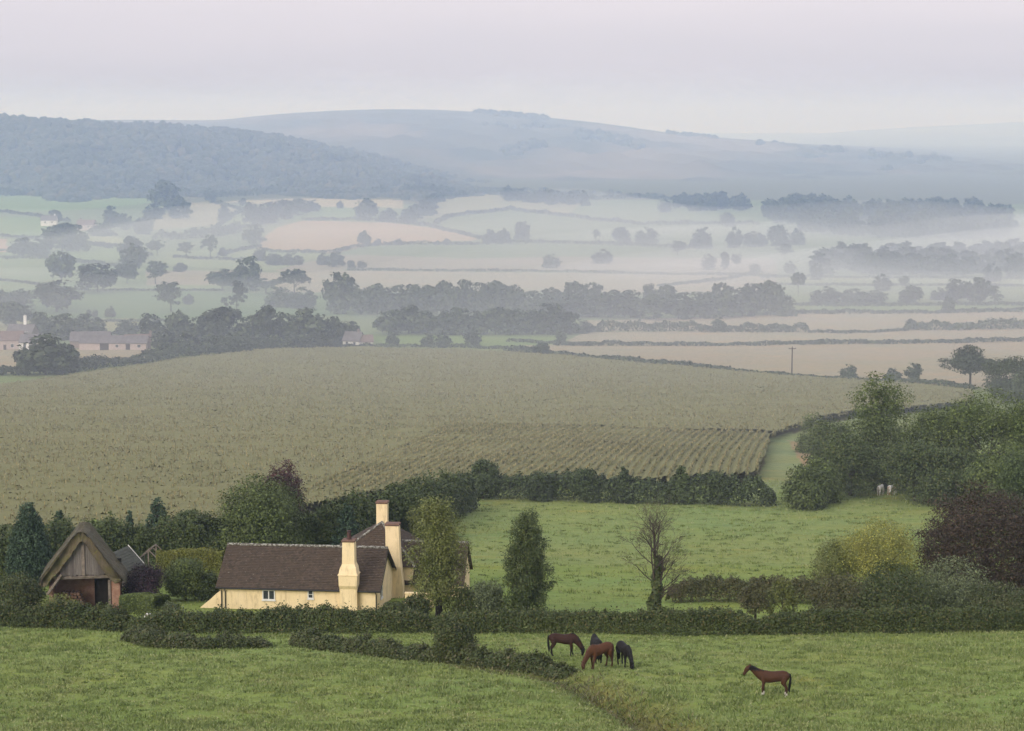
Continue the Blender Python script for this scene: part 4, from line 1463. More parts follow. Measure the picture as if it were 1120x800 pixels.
M['ochre'] = wallmat()
M['tile'] = tilemat('brown_roof_tile', (.105, .074, .052), (.055, .041, .031), (.30, .28, .22), .06)
M['ridge'] = tilemat('lichen_ridge_tile', (.13, .115, .09), (.09, .075, .06), (.36, .35, .30), .22)
M['terracotta'] = plain('terracotta', (.20, .11, .08), (.13, .08, .06), 3, .85)
M['potdark'] = plain('sooty_pot', (.10, .045, .035), (.05, .03, .03), 4, .85)
M['whitepaint'] = plain('white_paint', (.78, .76, .72), (.68, .65, .6), 3, .5)
M['iron'] = plain('black_iron', (.03, .028, .027), None, 3, .6)
M['thatch'] = thatchmat()
M['board'] = boardmat('weathered_board', (.215, .185, .165), (.12, .10, .09))
M['beam'] = plain('grey_oak_beam', (.26, .21, .17), (.15, .12, .1), 3, .9)
M['brick'] = brickmat('old_brick', (.40, .19, .12), (.30, .14, .09), (.36, .30, .24))
M['darkint'] = plain('interior_shade', (.05, .04, .032), None, 2, .95)  # shade inside the barn, put into the colour
M['log'] = plain('cut_log', (.17, .095, .06), (.11, .065, .045), 5, .9)
M['slate'] = tilemat('grey_mossy_slate', (.11, .11, .09), (.08, .082, .07), (.13, .14, .06), .1)
M['stone'] = plain('pale_stone', (.6, .58, .53), (.45, .43, .4), 4, .9)


class Local:
    def __init__(s, root):
        s.R = np.array(root.location)
        a = root.rotation_euler.z
        s.ex = np.array([math.cos(a), math.sin(a), 0])
        s.ey = np.array([-math.sin(a), math.cos(a), 0])

    def hit(s, px, row, y=None, x=None):
        d = ray(px, row)
        o = np.array([0, 0, ZC]) - s.R
        ax, val = (s.ey, y) if y is not None else (s.ex, x)
        t = (val - o @ ax) / (d @ ax)
        q = o + d * t
        return q @ s.ex, q @ s.ey, q[2]


def tiles(mb, A, B, C, D, tw=.21, course=.2, m=0, rng=np.random.default_rng(1), lift=.05):
    """single tiles laid on the slope A-B (eave) to D-C (ridge); every tile its own little slab"""
    A, B, C, D = [np.array(q, float) for q in (A, B, C, D)]
    H = np.linalg.norm((C + D) / 2 - (A + B) / 2)
    nr = max(2, int(H / course))
    nrm = np.cross(B - A, (C + D) / 2 - A)
    nrm = nrm / np.linalg.norm(nrm)
    if nrm[2] < 0:
        nrm = -nrm
    for i in range(nr):
        s0, s1 = i / nr, min(1.0, (i + 1.25) / nr)
        l0, r0 = A + (D - A) * s0, B + (C - B) * s0
        l1, r1 = A + (D - A) * s1, B + (C - B) * s1
        w = np.linalg.norm(r0 - l0)
        n = max(1, int(round(w / tw)))
        off = .5 if i % 2 else 0.0
        for k in range(-1, n):
            a, b = max(0, (k + off) / n), min(1, (k + 1 + off) / n)
            if b - a < 1e-4:
                continue
            e = lift + rng.uniform(-.012, .018)
            j = rng.uniform(-.012, .012)
            g = .03 * (b - a)
            p0, p1 = l0 + (r0 - l0) * (a + g), l0 + (r0 - l0) * (b - g)
            q0, q1 = l1 + (r1 - l1) * (a + g), l1 + (r1 - l1) * (b - g)
            dn = (l0 - l1) / max(np.linalg.norm(l0 - l1), 1e-6) * j
            V = [p0 + nrm * .004 + dn, p1 + nrm * .004 + dn, p1 + nrm * e + dn, p0 + nrm * (e + rng.uniform(-.01, .01)) + dn, q0 + nrm * .012, q1 + nrm * .012]
            mb.add(V, [(0, 1, 2, 3), (3, 2, 5, 4)], m)


def slab(mb, A, B, C, D, th=.12, m=0):
    P4 = [np.array(q, float) for q in (A, B, C, D)]
    dn = np.array([0, 0, -th])
    mb.add([*P4, *[q + dn for q in P4]], [(0, 1, 2, 3), (7, 6, 5, 4), (0, 4, 5, 1), (1, 5, 6, 2), (2, 6, 7, 3), (3, 7, 4, 0)], m)


def ridge_tiles(mb, a, b, r=.13, step=.4, rng=np.random.default_rng(2), m=0):
    a, b = np.array(a, float), np.array(b, float)
    n = max(1, int(np.linalg.norm(b - a) / step))
    for i in range(n):
        p, q = a + (b - a) * (i / n), a + (b - a) * ((i + .96) / n)
        e = rng.uniform(-.015, .02)
        mb.tube([p + [0, 0, e - .03], q + [0, 0, e - .03]], [r * 1.05, r * .95], 8, m)


# ------------------------------------------------------------------ cottage
Y0 = 167.0
q = at_y(326, 660, Y0)
R0 = (q[0], Y0, tz(q[0], Y0))
house = thing('cottage', 'long ochre cottage with brown tiled roofs and three tall chimneys behind the hedge', 'cottage', R0, math.radians(-6.0))
Lc = Local(house)
xl = Lc.hit(240.5, 650, y=0)[0]
xr = Lc.hit(412.5, 650, y=0)[0]
ze = Lc.hit(326, 644.5, y=-.3)[2]
W2 = 8.2
yr = W2 / 2
zr = Lc.hit(330, 597.5, y=yr)[2]
slope = (zr - ze) / (yr + .3)
zw = ze + .3 * slope - .12          # wall head under the tiles
mb = MB()
mb.prism_x([(0, -2), (0, zw), (yr, zr - .16), (W2, zw), (W2, -2)], xl, xr)
wall = mb.build('wall', M['ochre'], house)
rb = MB()
sb = MB()
ol, orr = xl - .3, xr + .32
for sgn in (0, 1):
    ye = -.3 if not sgn else W2 + .3
    A, B, C, D = (ol, ye, ze), (orr, ye, ze), (orr, yr, zr), (ol, yr, zr)
    if sgn:
        A, B, C, D = B, A, D, C
    slab(rb, A, B, C, D, .1)
    tiles(rb, A, B, C, D)
roof = rb.build('roof', M['tile'], house)
rb = MB()
ridge_tiles(rb, (ol, yr, zr + .06), (orr, yr, zr + .06))
rb.build('ridge_tiles', M['ridge'], roof)
# barge boards of the right gable, gutter and pipes
bb = MB()
for y0, z0, y1, z1 in ((-.32, ze - .1, yr, zr - .1), (W2 + .32, ze - .1, yr, zr - .1)):
    bb.add([(orr + .012, y0, z0), (orr + .012, y1, z1), (orr + .012, y1, z1 - .24), (orr + .012, y0, z0 - .24),
            (orr + .05, y0, z0), (orr + .05, y1, z1), (orr + .05, y1, z1 - .24), (orr + .05, y0, z0 - .24)],
           [(0, 1, 2, 3), (7, 6, 5, 4), (0, 4, 5, 1), (1, 5, 6, 2), (2, 6, 7, 3), (3, 7, 4, 0)])
bb.build('barge_board', M['iron'], roof)
gb = MB()
gb.tube([(ol, -.40, ze - .07), (orr, -.40, ze - .07)], .075, 8)
gb.build('gutter', M['iron'], roof)
for ppx in (242.5, 246.5, 411.5):
    x = Lc.hit(ppx, 655, y=-.06)[0]
    pb = MB()
    pb.tube([(x, -.38, ze - .12), (x, -.1, ze - .45), (x, -.1, -1.2)], .05, 8)
    pb.build('downpipe', M['iron'], house)
# windows


def window(parent, x0, x1, z0, z1, y=0.0, lights=2, axis='y', bars=0):
    f = MB()
    fw = .09

    def bx(a0, a1, c0, c1, d0, d1):
        if axis == 'y':
            f.box(a0, a1, y - d1, y - d0, c0, c1)
        else:
            f.box(y + d0, y + d1, a0, a1, c0, c1)
    bx(x0, x1, z1 - fw, z1, .004, .07)
    bx(x0, x1, z0, z0 + fw, .004, .07)
    bx(x0, x0 + fw, z0 + fw, z1 - fw, .004, .07)
    bx(x1 - fw, x1, z0 + fw, z1 - fw, .004, .07)
    for k in range(1, lights):
        xm = x0 + (x1 - x0) * k / lights
        bx(xm - fw * .5, xm + fw * .5, z0 + fw, z1 - fw, .004, .07)
    for k in range(1, bars + 1):
        zm = z0 + (z1 - z0) * k / (bars + 1)
        bx(x0 + fw, x1 - fw, zm - .02, zm + .02, .004, .045)
    fo = f.build('window', M['whitepaint'], parent)
    g = MB()
    if axis == 'y':
        g.box(x0 + fw * .5, x1 - fw * .5, y - .025, y - .006, z0 + fw * .5, z1 - fw * .5)
    else:
        g.box(y + .006, y + .025, x0 + fw * .5, x1 - fw * .5, z0 + fw * .5, z1 - fw * .5)
    g.build('pane', M['glass'], fo)
    s = MB()
    if axis == 'y':
        s.box(x0 - .06, x1 + .06, y - .13, y - .002, z0 - .09, z0 - .003)
    else:
        s.box(y + .002, y + .13, x0 - .06, x1 + .06, z0 - .09, z0 - .003)
    s.build('sill', M['whitepaint'], fo)


a = Lc.hit(287, 645, y=0)
b_ = Lc.hit(301, 656.5, y=0)
window(house, a[0], b_[0], b_[2], min(a[2], zw - .02))
a = Lc.hit(336.5, 645.5, y=0)
b_ = Lc.hit(343, 655, y=0)
window(house, a[0], b_[0], b_[2], min(a[2], zw - .02), lights=1, bars=1)
a = Lc.hit(419, 639, x=xr)
window(house, 1.5, 2.5, a[2] - 1.0, a[2] + .05, y=xr, lights=2, axis='x', bars=1)


def stack(name, rings, cap, pot, parent, mat='ochre'):
    mb = MB()
    mb.rings(rings)
    o = mb.build(name, M[mat], parent)
    z, cx, cy, hx, hy = rings[-1]
    c = MB()
    c.rings([(z - .02, cx, cy, hx + .05, hy + .05), (z + .10, cx, cy, hx + .09, hy + .09), (z + .18, cx, cy, hx + .03, hy + .03)])
    c.build('chimney_cap', M['terracotta'], o)
    if pot:
        pb = MB()
        pb.tube([(cx, cy, z + .15), (cx, cy, z + .45), (cx, cy, z + .5 + pot * .3), (cx, cy, z + .5 + pot * .3 + .05)], [.24, .19, .17, .21], 10)
        pb.build('chimney_pot', M['potdark'], o)
    return o


# front stack with swelling base
yc = -.42
x0, _, zt = Lc.hit(374.3, 593, y=yc)
x1 = Lc.hit(387.3, 593, y=yc)[0]
cx, hx = (x0 + x1) / 2, (x1 - x0) / 2
zsh = Lc.hit(380, 617, y=yc)[2]
zs2 = Lc.hit(380, 628, y=yc)[2]
zs3 = Lc.hit(380, 640, y=yc)[2]
zs4 = Lc.hit(380, 644, y=yc)[2]
hb = (Lc.hit(390.8, 635, y=yc)[0] - Lc.hit(370.5, 635, y=yc)[0]) / 2
stack('chimney', [(-2, cx, -.2, hb * .93, .45), (zs4, cx, -.2, hb * .93, .45), (zs3, cx, -.25, hb * .97, .6), (zs2, cx, -.2, hb, .65), ((zs2 + zsh) / 2 + .1, cx, -.08, hb * .87, .6),
                  (zsh, cx, .0, hx * 1.05, .5), (zt, cx, .02, hx, .45)], True, 1.3, house)
# thin string course on the front stack
mb = MB()
mb.rings([(zs2 - .06, cx, -.2, hb + .07, .72), (zs2 + .02, cx, -.2, hb + .05, .70)])
mb.build('string_course', M['ochre'], house)
# tall stack at the back of the right gable
yc = W2 + .55
x0, _, zt = Lc.hit(422.3, 574, y=yc)
x1 = Lc.hit(436.6, 574, y=yc)[0]
x2 = Lc.hit(441.5, 655, y=yc)[0]
cx, hx = (x0 + x1) / 2, (x1 - x0) / 2
zm = Lc.hit(430, 610, y=yc)[2]
zb = Lc.hit(430, 640, y=yc)[2]
cb = (x0 + x2) / 2
stack('chimney', [(-2, cb, yc, (x2 - x0) / 2, .55), (zb, cb, yc, (x2 - x0) / 2, .55), (zm, cx + .07, yc, hx + .05, .5), (zt, cx, yc, hx, .46)], True, 0, house)
# rear wing with hipped end
yh = W2 + 1.2
xa, ya, za = Lc.hit(417.5, 572, y=yh + 2.6)
hl = Lc.hit(352, 617, y=yh)
hr_ = Lc.hit(454, 622, y=yh)
zeh = (hl[2] + hr_[2]) / 2
Lf, Rt = (hl[0], yh, zeh), (hr_[0], yh, zeh)
Ap, Bk = (xa, ya, za), (xa, ya + 1.6, za)
Lb, Rb = (hl[0], ya + 7, zeh), (hr_[0], ya + 7, zeh)
rb = MB()
rb.add([np.array(v) - [0, 0, .03] for v in (Lf, Rt, Ap, Bk, Lb, Rb)], [(0, 1, 2), (1, 5, 3, 2), (4, 0, 2, 3), (5, 4, 3), (0, 4, 5, 1)])
tiles(rb, Lf, Rt, np.array(Ap) + [.05, 0, 0], np.array(Ap) - [.05, 0, 0])
tiles(rb, Rt, Rb, Bk, Ap)
tiles(rb, Lb, Lf, Ap, Bk)
roof2 = rb.build('roof', M['tile'], house)
rb = MB()
for a, b_ in ((Lf, Ap), (Rt, Ap), (Ap, Bk)):
    ridge_tiles(rb, np.array(a) + [0, 0, .07], np.array(b_) + [0, 0, .07], .12)
rb.build('ridge_tiles', M['ridge'], roof2)
mb = MB()
mb.box(hl[0] + .3, hr_[0] - .3, yh + .3, ya + 6.7, -2, zeh - .05)
mb.build('wall', M['ochre'], house)
cx1 = Lc.hit(412.3, 550, y=ya + .6)
cx2 = Lc.hit(424, 550, y=ya + .6)
stack('chimney', [(za - 1.4, (cx1[0] + cx2[0]) / 2, ya + .6, (cx2[0] - cx1[0]) / 2, .42), (cx1[2], (cx1[0] + cx2[0]) / 2, ya + .6, (cx2[0] - cx1[0]) / 2, .42)], True, 0, house)
# right range
yg = yh + 3.4
rl = Lc.hit(437, 592, y=yg)
rr = Lc.hit(512.5, 592, y=yg)
zg = rl[2]
ye = yh + .1
zge = Lc.hit(470, 639, y=ye)[2]
A, B, C, D = (rl[0] - 2, ye, zge), (rr[0], ye, zge), (rr[0], yg, zg), (rl[0] - 2, yg, zg)
yb = 2 * yg - ye
rb = MB()
slab(rb, A, B, C, D, .1)
tiles(rb, A, B, C, D)
A2, B2 = (rr[0], yb, zge), (rl[0] - 2, yb, zge)
slab(rb, A2, B2, D, C, .1)
tiles(rb, A2, B2, D, C)
roof3 = rb.build('roof', M['tile'], house)
rb = MB()
ridge_tiles(rb, np.array(D) + [0, 0, .06], np.array(C) + [0, 0, .06])
rb.build('ridge_tiles', M['ridge'], roof3)
mb = MB()
mb.prism_x([(ye + .3, -2), (ye + .3, zge + .12), (yg, zg - .16), (yb - .3, zge + .12), (yb - .3, -2)], rl[0] - 2, rr[0] - .3)
mb.build('wall', M['ochre'], house)
gb = MB()
gb.tube([(rl[0], ye - .08, zge - .06), (rr[0], ye - .08, zge - .06)], .07, 8)
gb.build('gutter', M['iron'], roof3)
a = Lc.hit(459, 646, y=ye + .3)
window(house, a[0] - .5, a[0] + .5, a[2] - 1.1, a[2] - .1, y=ye + .3)
gw = Lc.hit(443, 655, y=2.2)
gw2 = Lc.hit(474, 655, y=2.2)
mb = MB()
mb.box(gw[0], gw2[0], 2.2, 2.5, -2, Lc.hit(458, 650, y=2.2)[2])
mb.box(gw[0] - .04, gw2[0] + .04, 2.13, 2.57, Lc.hit(458, 650, y=2.2)[2] + .003, Lc.hit(458, 650, y=2.2)[2] + .09)
tag(mb.build('garden_wall', M['ochre'], None, R0), 'low ochre garden wall right of the cottage\'s tall chimney', 'wall').rotation_euler = (0, 0, math.radians(-6))
# sloping buttress wall at the left end
pts = [(240.5, 646), (236, 650), (229, 656.5), (221, 663), (213, 670.5), (209, 676)]
pl = [Lc.hit(*q_, y=.35) for q_ in pts]
poly = [(v[0], v[2]) for v in pl]
poly = [(xl - .003, poly[0][1])] + poly[1:] + [(poly[-1][0], -2), (xl - .003, -2)]
mb = MB()
mb.prism(poly[::-1], .15, .62)
mb.build('buttress', M['ochre'], house)

# ------------------------------------------------------------------ thatched barn
pB = P(92, 668)
barn = thing('thatched_barn', 'open fronted barn with mossy thatch and weathered boarded gable at left', 'barn', pB, math.radians(8))
Lb_ = Local(barn)


def bp(px, row, y=0.0):
    v = Lb_.hit(px, row, y=y)
    return (v[0], v[2])


outer = [bp(*q_, y=-.5) for q_ in [(42.5, 640), (45, 632.5), (54, 620.5), (63, 609), (72, 597.5), (80, 588), (85, 583.5), (88.5, 582.3), (92, 583.5), (97, 588), (105, 598), (114, 609.5), (124, 622), (132.5, 632), (134.5, 635.5)]]
inner = [bp(*q_, y=-.5) for q_ in [(46, 643.5), (55, 634), (65, 623), (74, 612), (82, 600.5), (87.5, 593), (89.5, 592), (92, 593.5), (97, 600), (105, 611), (113, 622), (121, 632), (128.5, 638)]]
D_ = 4.0
ys = np.concatenate([[-.5, -.42], np.linspace(-.2, D_, 26)])
ring = np.array(outer + inner[::-1])


def densify(pts, k):
    o = []
    for i in range(len(pts)):
        a, b = np.array(pts[i]), np.array(pts[(i + 1) % len(pts)])
        for j in range(k):
            o.append(a + (b - a) * j / k)
    return np.array(o)


ring = densify(ring, 3)
cen = ring.mean(0)
nr = len(ring)
rg = np.random.default_rng(8)
VV = []
no = len(outer) * 3
for j, y in enumerate(ys):
    sh = 1.0
    rr_ = ring.copy()
    if j == 0:       # rounded front edge
        mid = (ring + np.roll(ring[::-1], no, 0)) / 2
        rr_ = ring * .94 + mid * .06
    sag = -.10 * math.sin(max(y, 0) / D_ * 3.14)
    noise_ = rg.normal(size=(nr, 2)) * .035
    VV.append(np.column_stack([rr_[:, 0] + noise_[:, 0], np.full(nr, y) + rg.normal(size=nr) * .03, rr_[:, 1] + sag + noise_[:, 1]]))
V = np.concatenate(VV)
nj = len(ys)
Q = []
for j in range(nj - 1):
    for i in range(nr):
        Q.append((j * nr + i, j * nr + (i + 1) % nr, (j + 1) * nr + (i + 1) % nr, (j + 1) * nr + i))
# caps: bridge outer to inner
T = []
no_, ni_ = no, nr - no
for base, flip in ((0, False), ((nj - 1) * nr, True)):
    m_ = max(no_, ni_)
    for i in range(m_ - 1):
        a0, a1 = int(i * (no_ - 1) / (m_ - 1)), int((i + 1) * (no_ - 1) / (m_ - 1))
        b0, b1 = nr - 1 - int(i * (ni_ - 1) / (m_ - 1)), nr - 1 - int((i + 1) * (ni_ - 1) / (m_ - 1))
        f = [base + a0, base + a1, base + b1, base + b0]
        if a0 == a1:
            T.append([f[0], f[2], f[3]])
        elif b0 == b1:
            T.append([f[0], f[1], f[2]])
        else:
            Q.append(f)
obj('thatch', mesh_np('thatch', V, Q, T if T else None, mats=[M['thatch']], smooth=False), barn)
# loose straw lying down the thatch and hanging at the eaves
rs = np.random.default_rng(31)
ns = 9000
oi = rs.uniform(0, no - 1.001, ns)
i0 = oi.astype(int)
fr = (oi - i0)[:, None]
base2 = ring[i0] * (1 - fr) + ring[i0 + 1] * fr
tan2 = unit(ring[i0 + 1] - ring[i0])
tan2 = np.where(tan2[:, 1:2] > 0, -tan2, tan2)
nor2 = np.column_stack([-tan2[:, 1], tan2[:, 0]])
nor2 = np.where(nor2[:, 1:2] < 0, -nor2, nor2)
yv = rs.uniform(-.5, D_, ns)
sg = -.10 * np.sin(np.clip(yv, 0, 9) / D_ * 3.14)
up3 = lambda p2, y_: np.column_stack([p2[:, 0], y_, p2[:, 1] + sg])
st_ln = rs.uniform(.15, .5, ns)[:, None]
p_a = up3(base2 + nor2 * .02, yv)
p_b = up3(base2 + nor2 * rs.uniform(.03, .1, ns)[:, None] + tan2 * st_ln, yv + rs.normal(size=ns) * .06)
wv3 = np.column_stack([np.zeros(ns), rs.uniform(.012, .03, ns), np.zeros(ns)])
VS = np.stack([p_a - wv3, p_a + wv3, p_b + wv3 * .6, p_b - wv3 * .6], 1).reshape(-1, 3)
M['straw'] = leafmat('old_straw', (.12, .095, .055), (.09, .085, .035), (.19, .16, .09), var=0, scale=1.2)
obj('straw_coat', mesh_np('straw_coat', VS, np.arange(4 * ns).reshape(-1, 4), mats=[M['straw']]), barn)
# boarded gable
x0, z0 = bp(66, 630)
x1, _ = bp(118, 630)
xa_, za_ = bp(89, 590)
mb = MB()
nb = 24
for i in range(nb):
    a, b = x0 + (x1 - x0) * i / nb, x0 + (x1 - x0) * (i + .94) / nb
    mid = (a + b) / 2
    top = z0 + (za_ - z0) * (1 - abs(mid - xa_) / ((x1 - x0) / 2 + .1)) + .1
    e = rg.uniform(0, .04)
    if top > z0 + .1:
        mb.box(a, b, -.02 - e, .03, z0 + rg.uniform(-.12, .05), top)
mb.build('gable_boarding', M['board'], barn)
mb = MB()
xp, zp = bp(90.5, 596)
mb.box(xp - .13, xp + .13, -.14, -.07, z0, zp)
mb.box(x0 - .1, x1 + .2, -.12, -.065, z0 - .16, z0 - .13)
mb.build('gable_post', M['beam'], barn)
mb = MB()
mb.box(x0 - .6, x1 + .5, .05, .3, z0 - .35, z0 - .08)
mb.build('tie_beam', M['beam'], barn)
mb = MB()
a, b = bp(67.5, 628), bp(52, 650)
mb.tube([(a[0], -.2, a[1]), (b[0], -.2, b[1])], .13, 6)
mb.build('brace', M['beam'], barn)
c0, zc0 = bp(122, 640)
c1, _ = bp(131, 640)
mb = MB()
mb.box(c0, c1, -.1, .7, -1.5, bp(126, 636)[1])
mb.build('pillar', M['brick'], barn)
mb = MB()
cp0 = bp(118, 635)
mb.box(cp0[0], cp0[0] + .22, .0, .22, -1.5, cp0[1])
mb.build('post', M['beam'], barn)
mb = MB()
bl, _ = bp(57, 640)
mb.box(bl - .3, bl, .1, D_ - .4, -1.5, bp(57, 641)[1])
mb.box(c1 - .35, c1 - .05, .72, D_ - .4, -1.5, bp(126, 640)[1])
dl, _ = bp(100, 640)
mb.box(bl, dl, 3.2, 3.5, -1.5, z0 + .2)
mb.build('wall', M['brick'], barn)
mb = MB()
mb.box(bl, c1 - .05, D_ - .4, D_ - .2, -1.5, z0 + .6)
mb.build('shade_backing', M['darkint'], barn)  # dark sheet standing in for the shaded doorway inside the barn
# logs stacked under the barn
lp = thing('log_pile', 'heap of reddish cut logs under the thatched barn', 'log pile', Lb_.R + Lb_.ex * bp(76, 655)[0] + Lb_.ey * 1.2, math.radians(-3))
mb = MB()
rg2 = random.Random(4)
for lay in range(5):
    for k in range(10 - lay):
        xx = -1.6 + .32 * k + .16 * lay + rg2.uniform(-.05, .05)
        zz = .16 + .27 * lay
        mb.tube([(xx, rg2.uniform(-.1, .1), zz), (xx + rg2.uniform(-.1, .1), .9, zz)], rg2.uniform(.12, .17), 7)
mb.build('logs', M['log'], lp)
# small shed behind the barn
ps = P(131, 640)
shed = thing('shed', 'small grey roofed shed tucked behind the thatched barn', 'shed', ps, math.radians(72))
mb = MB()
mb.prism_x([(-1.5, -1), (-1.5, 2.0), (0, 3.4), (1.5, 2.0), (1.5, -1)], -1.6, 1.6)
mb.build('wall', M['board'], shed)
mb = MB()
for s_ in (-1, 1):
    A, B, C, D = (-1.8, s_ * 1.75, 1.82), (1.8, s_ * 1.75, 1.82), (1.8, 0, 3.55), (-1.8, 0, 3.55)
    if s_ > 0:
        A, B, C, D = B, A, D, C
    slab(mb, A, B, C, D, .1)
    tiles(mb, A, B, C, D, .3, .28)
so = mb.build('roof', M['slate'], shed)
mb = MB()
mb.add([(1.82, -1.75, 1.72), (1.82, 0, 3.5), (1.82, 0, 3.68), (1.82, -1.75, 1.92), (1.86, -1.75, 1.72), (1.86, 0, 3.5), (1.86, 0, 3.68), (1.86, -1.75, 1.92)],
       [(0, 1, 2, 3), (7, 6, 5, 4), (0, 4, 5, 1), (1, 5, 6, 2), (2, 6, 7, 3), (3, 7, 4, 0)])
mb.build('barge_board', M['whitepaint'], so)
# greenhouse frame
pg_ = P(163, 637)
gh = thing('greenhouse', 'narrow timber framed greenhouse with pointed roof between barn and cottage', 'greenhouse', pg_, math.radians(-8))
mb = MB()
wv = .85
h1, h2 = 2.5, 3.3
for yy_ in (0, 1.2, 2.4):
    for x_ in (-wv, 0, wv):
        if yy_ == 1.2 and x_ == 0:
            continue
        mb.box(x_ - .05, x_ + .05, yy_ - .05, yy_ + .05, -.4, h1 if x_ else h2 - .05)
    for s_ in (-1, 1):
        mb.tube([(s_ * wv, yy_, h1), (0, yy_, h2)], .05, 5)
for x_, z_ in ((-wv, h1), (wv, h1), (0, h2), (-wv, .8), (wv, .8)):
    mb.box(x_ - .04, x_ + .04, -.045, 2.445, z_ - .04, z_ + .04)
mb.build('frame', M['beam'], gh)
M['ghglass'] = plain('greenhouse_glass', (.05, .06, .05), (.07, .08, .07), 1, .15, spec=.5)
mb = MB()
mb.box(-wv - .01, -wv + .01, .06, 2.34, .85, h1 - .05)
mb.box(wv - .01, wv + .01, .06, 2.34, .85, h1 - .05)
mb.build('glazing', M['ghglass'], gh)
st = P(162, 681)
bm = bmesh.new()
bmesh.ops.create_icosphere(bm, subdivisions=2, radius=.3)
for v in bm.verts:
    v.co = Vector((v.co.x * 1.3, v.co.y, v.co.z * .9)) * (1 + .2 * math.sin(7 * v.co.x + 5 * v.co.y + 3 * v.co.z))
sme = bpy.data.meshes.new('stone')
bm.to_mesh(sme)
bm.free()
sme.materials.append(M['stone'])
tag(obj('stone', sme, None, st + np.array([0, 0, .5])), 'small pale boulder in the shrubs below the clipped green bush', 'boulder')

# ------------------------------------------------------------------ near hedges
hedge('dark leafy hedge in front of the thatched barn at left', [(-40, 686), (0, 686), (60, 687), (120, 689), (146, 692)], [28, 26, 24, 22, 14], 2.4, 'hedge', .17, 5, wob=.22, shoots=.03, wave=5)
hedge('tall ragged hedge along the front of the ochre cottage', [(140, 692), (200, 692), (300, 692), (400, 693), (470, 692)], [16, 20, 25, 25, 24], 2.2, 'hedge', .17, 5, wob=.16, shoots=.08, wave=4)
hedge('long dark hedge below the bare ivy tree, between the two pastures', [(466, 692), (560, 692), (650, 693), (740, 695), (830, 694)], [21, 22, 23, 26, 23], 2.0, 'hedge', .16, 5, wob=.12, shoots=.02, wave=5)
hedge('hedge at right below the yellow willow, edging the horses\' field', [(826, 694), (920, 693), (1020, 692), (1110, 690), (1190, 689), (1330, 688)], [23, 24, 25, 24, 24, 23], 2.0, 'hedge', .16, 5, wob=.10, shoots=.02, wave=6)
hedge('low bramble bank in front of the hedge left of the cottage', [(142, 700), (170, 708), (215, 710), (262, 709), (296, 708)], [14, 15, 14, 12, 6], 1.6, 'bramble', .15, 5, name='bramble_bank', cat='bramble bank', wob=.3, wave=3, shoots=.12)
hedge('straggling bramble strip running down to the horses', [(322, 706), (360, 712), (420, 718), (490, 724), (540, 728), (590, 733), (624, 739)], [13, 15, 14, 14, 15, 11, 5], 1.5, 'bramble', .15, 5, name='bramble_strip', cat='bramble strip', wob=.42, wave=2.5, shoots=.14)
hedge('brownish autumn hedge in the pasture right of the bare ivy tree', [(732, 659), (770, 657), (830, 658), (900, 660)], [20, 24, 25, 24], 2.2, 'brownhedge', .18, 4.5, wob=.14, wave=5)
hedge('thick wild hedge behind the thatched barn', [(-40, 628), (30, 626), (100, 620), (170, 616), (240, 614)], [44, 42, 44, 46, 40], 4.0, 'birch', .26, 4.5, wob=.2, wave=7)
hedge('dark wild hedge climbing behind the cottage chimneys', [(320, 606), (370, 603), (420, 592), (470, 574), (512, 556)], [46, 48, 48, 44, 34], 4.0, 'birch', .28, 4.5, wob=.2, wave=7)
hedge('dark field hedge between the maize and the green pasture', [(506, 543), (560, 545), (640, 547), (720, 550), (800, 552), (848, 553)], [22, 24, 24, 26, 26, 24], 4.0, 'dark', .32, 4, wob=.22, wave=9)
hedge('tall clipped golden green hedge behind the greenhouse', [(174, 640), (205, 640), (246, 641)], [38, 40, 38], 1.8, 'gold', .15, 6, box=True, wob=.04)
hedge('square clipped green bush beside the barn pillar', [(134, 678), (156, 678), (178, 679)], [28, 29, 27], 2.6, 'clipped', .13, 8, name='clipped_bush', cat='bush', box=True, wob=.03)
hedge('dark hedge left of the barn behind the tall cypress', [(-40, 648), (0, 648), (40, 650)], [20, 18, 16], 2.2, 'hedge', .2, 4, wob=.2)

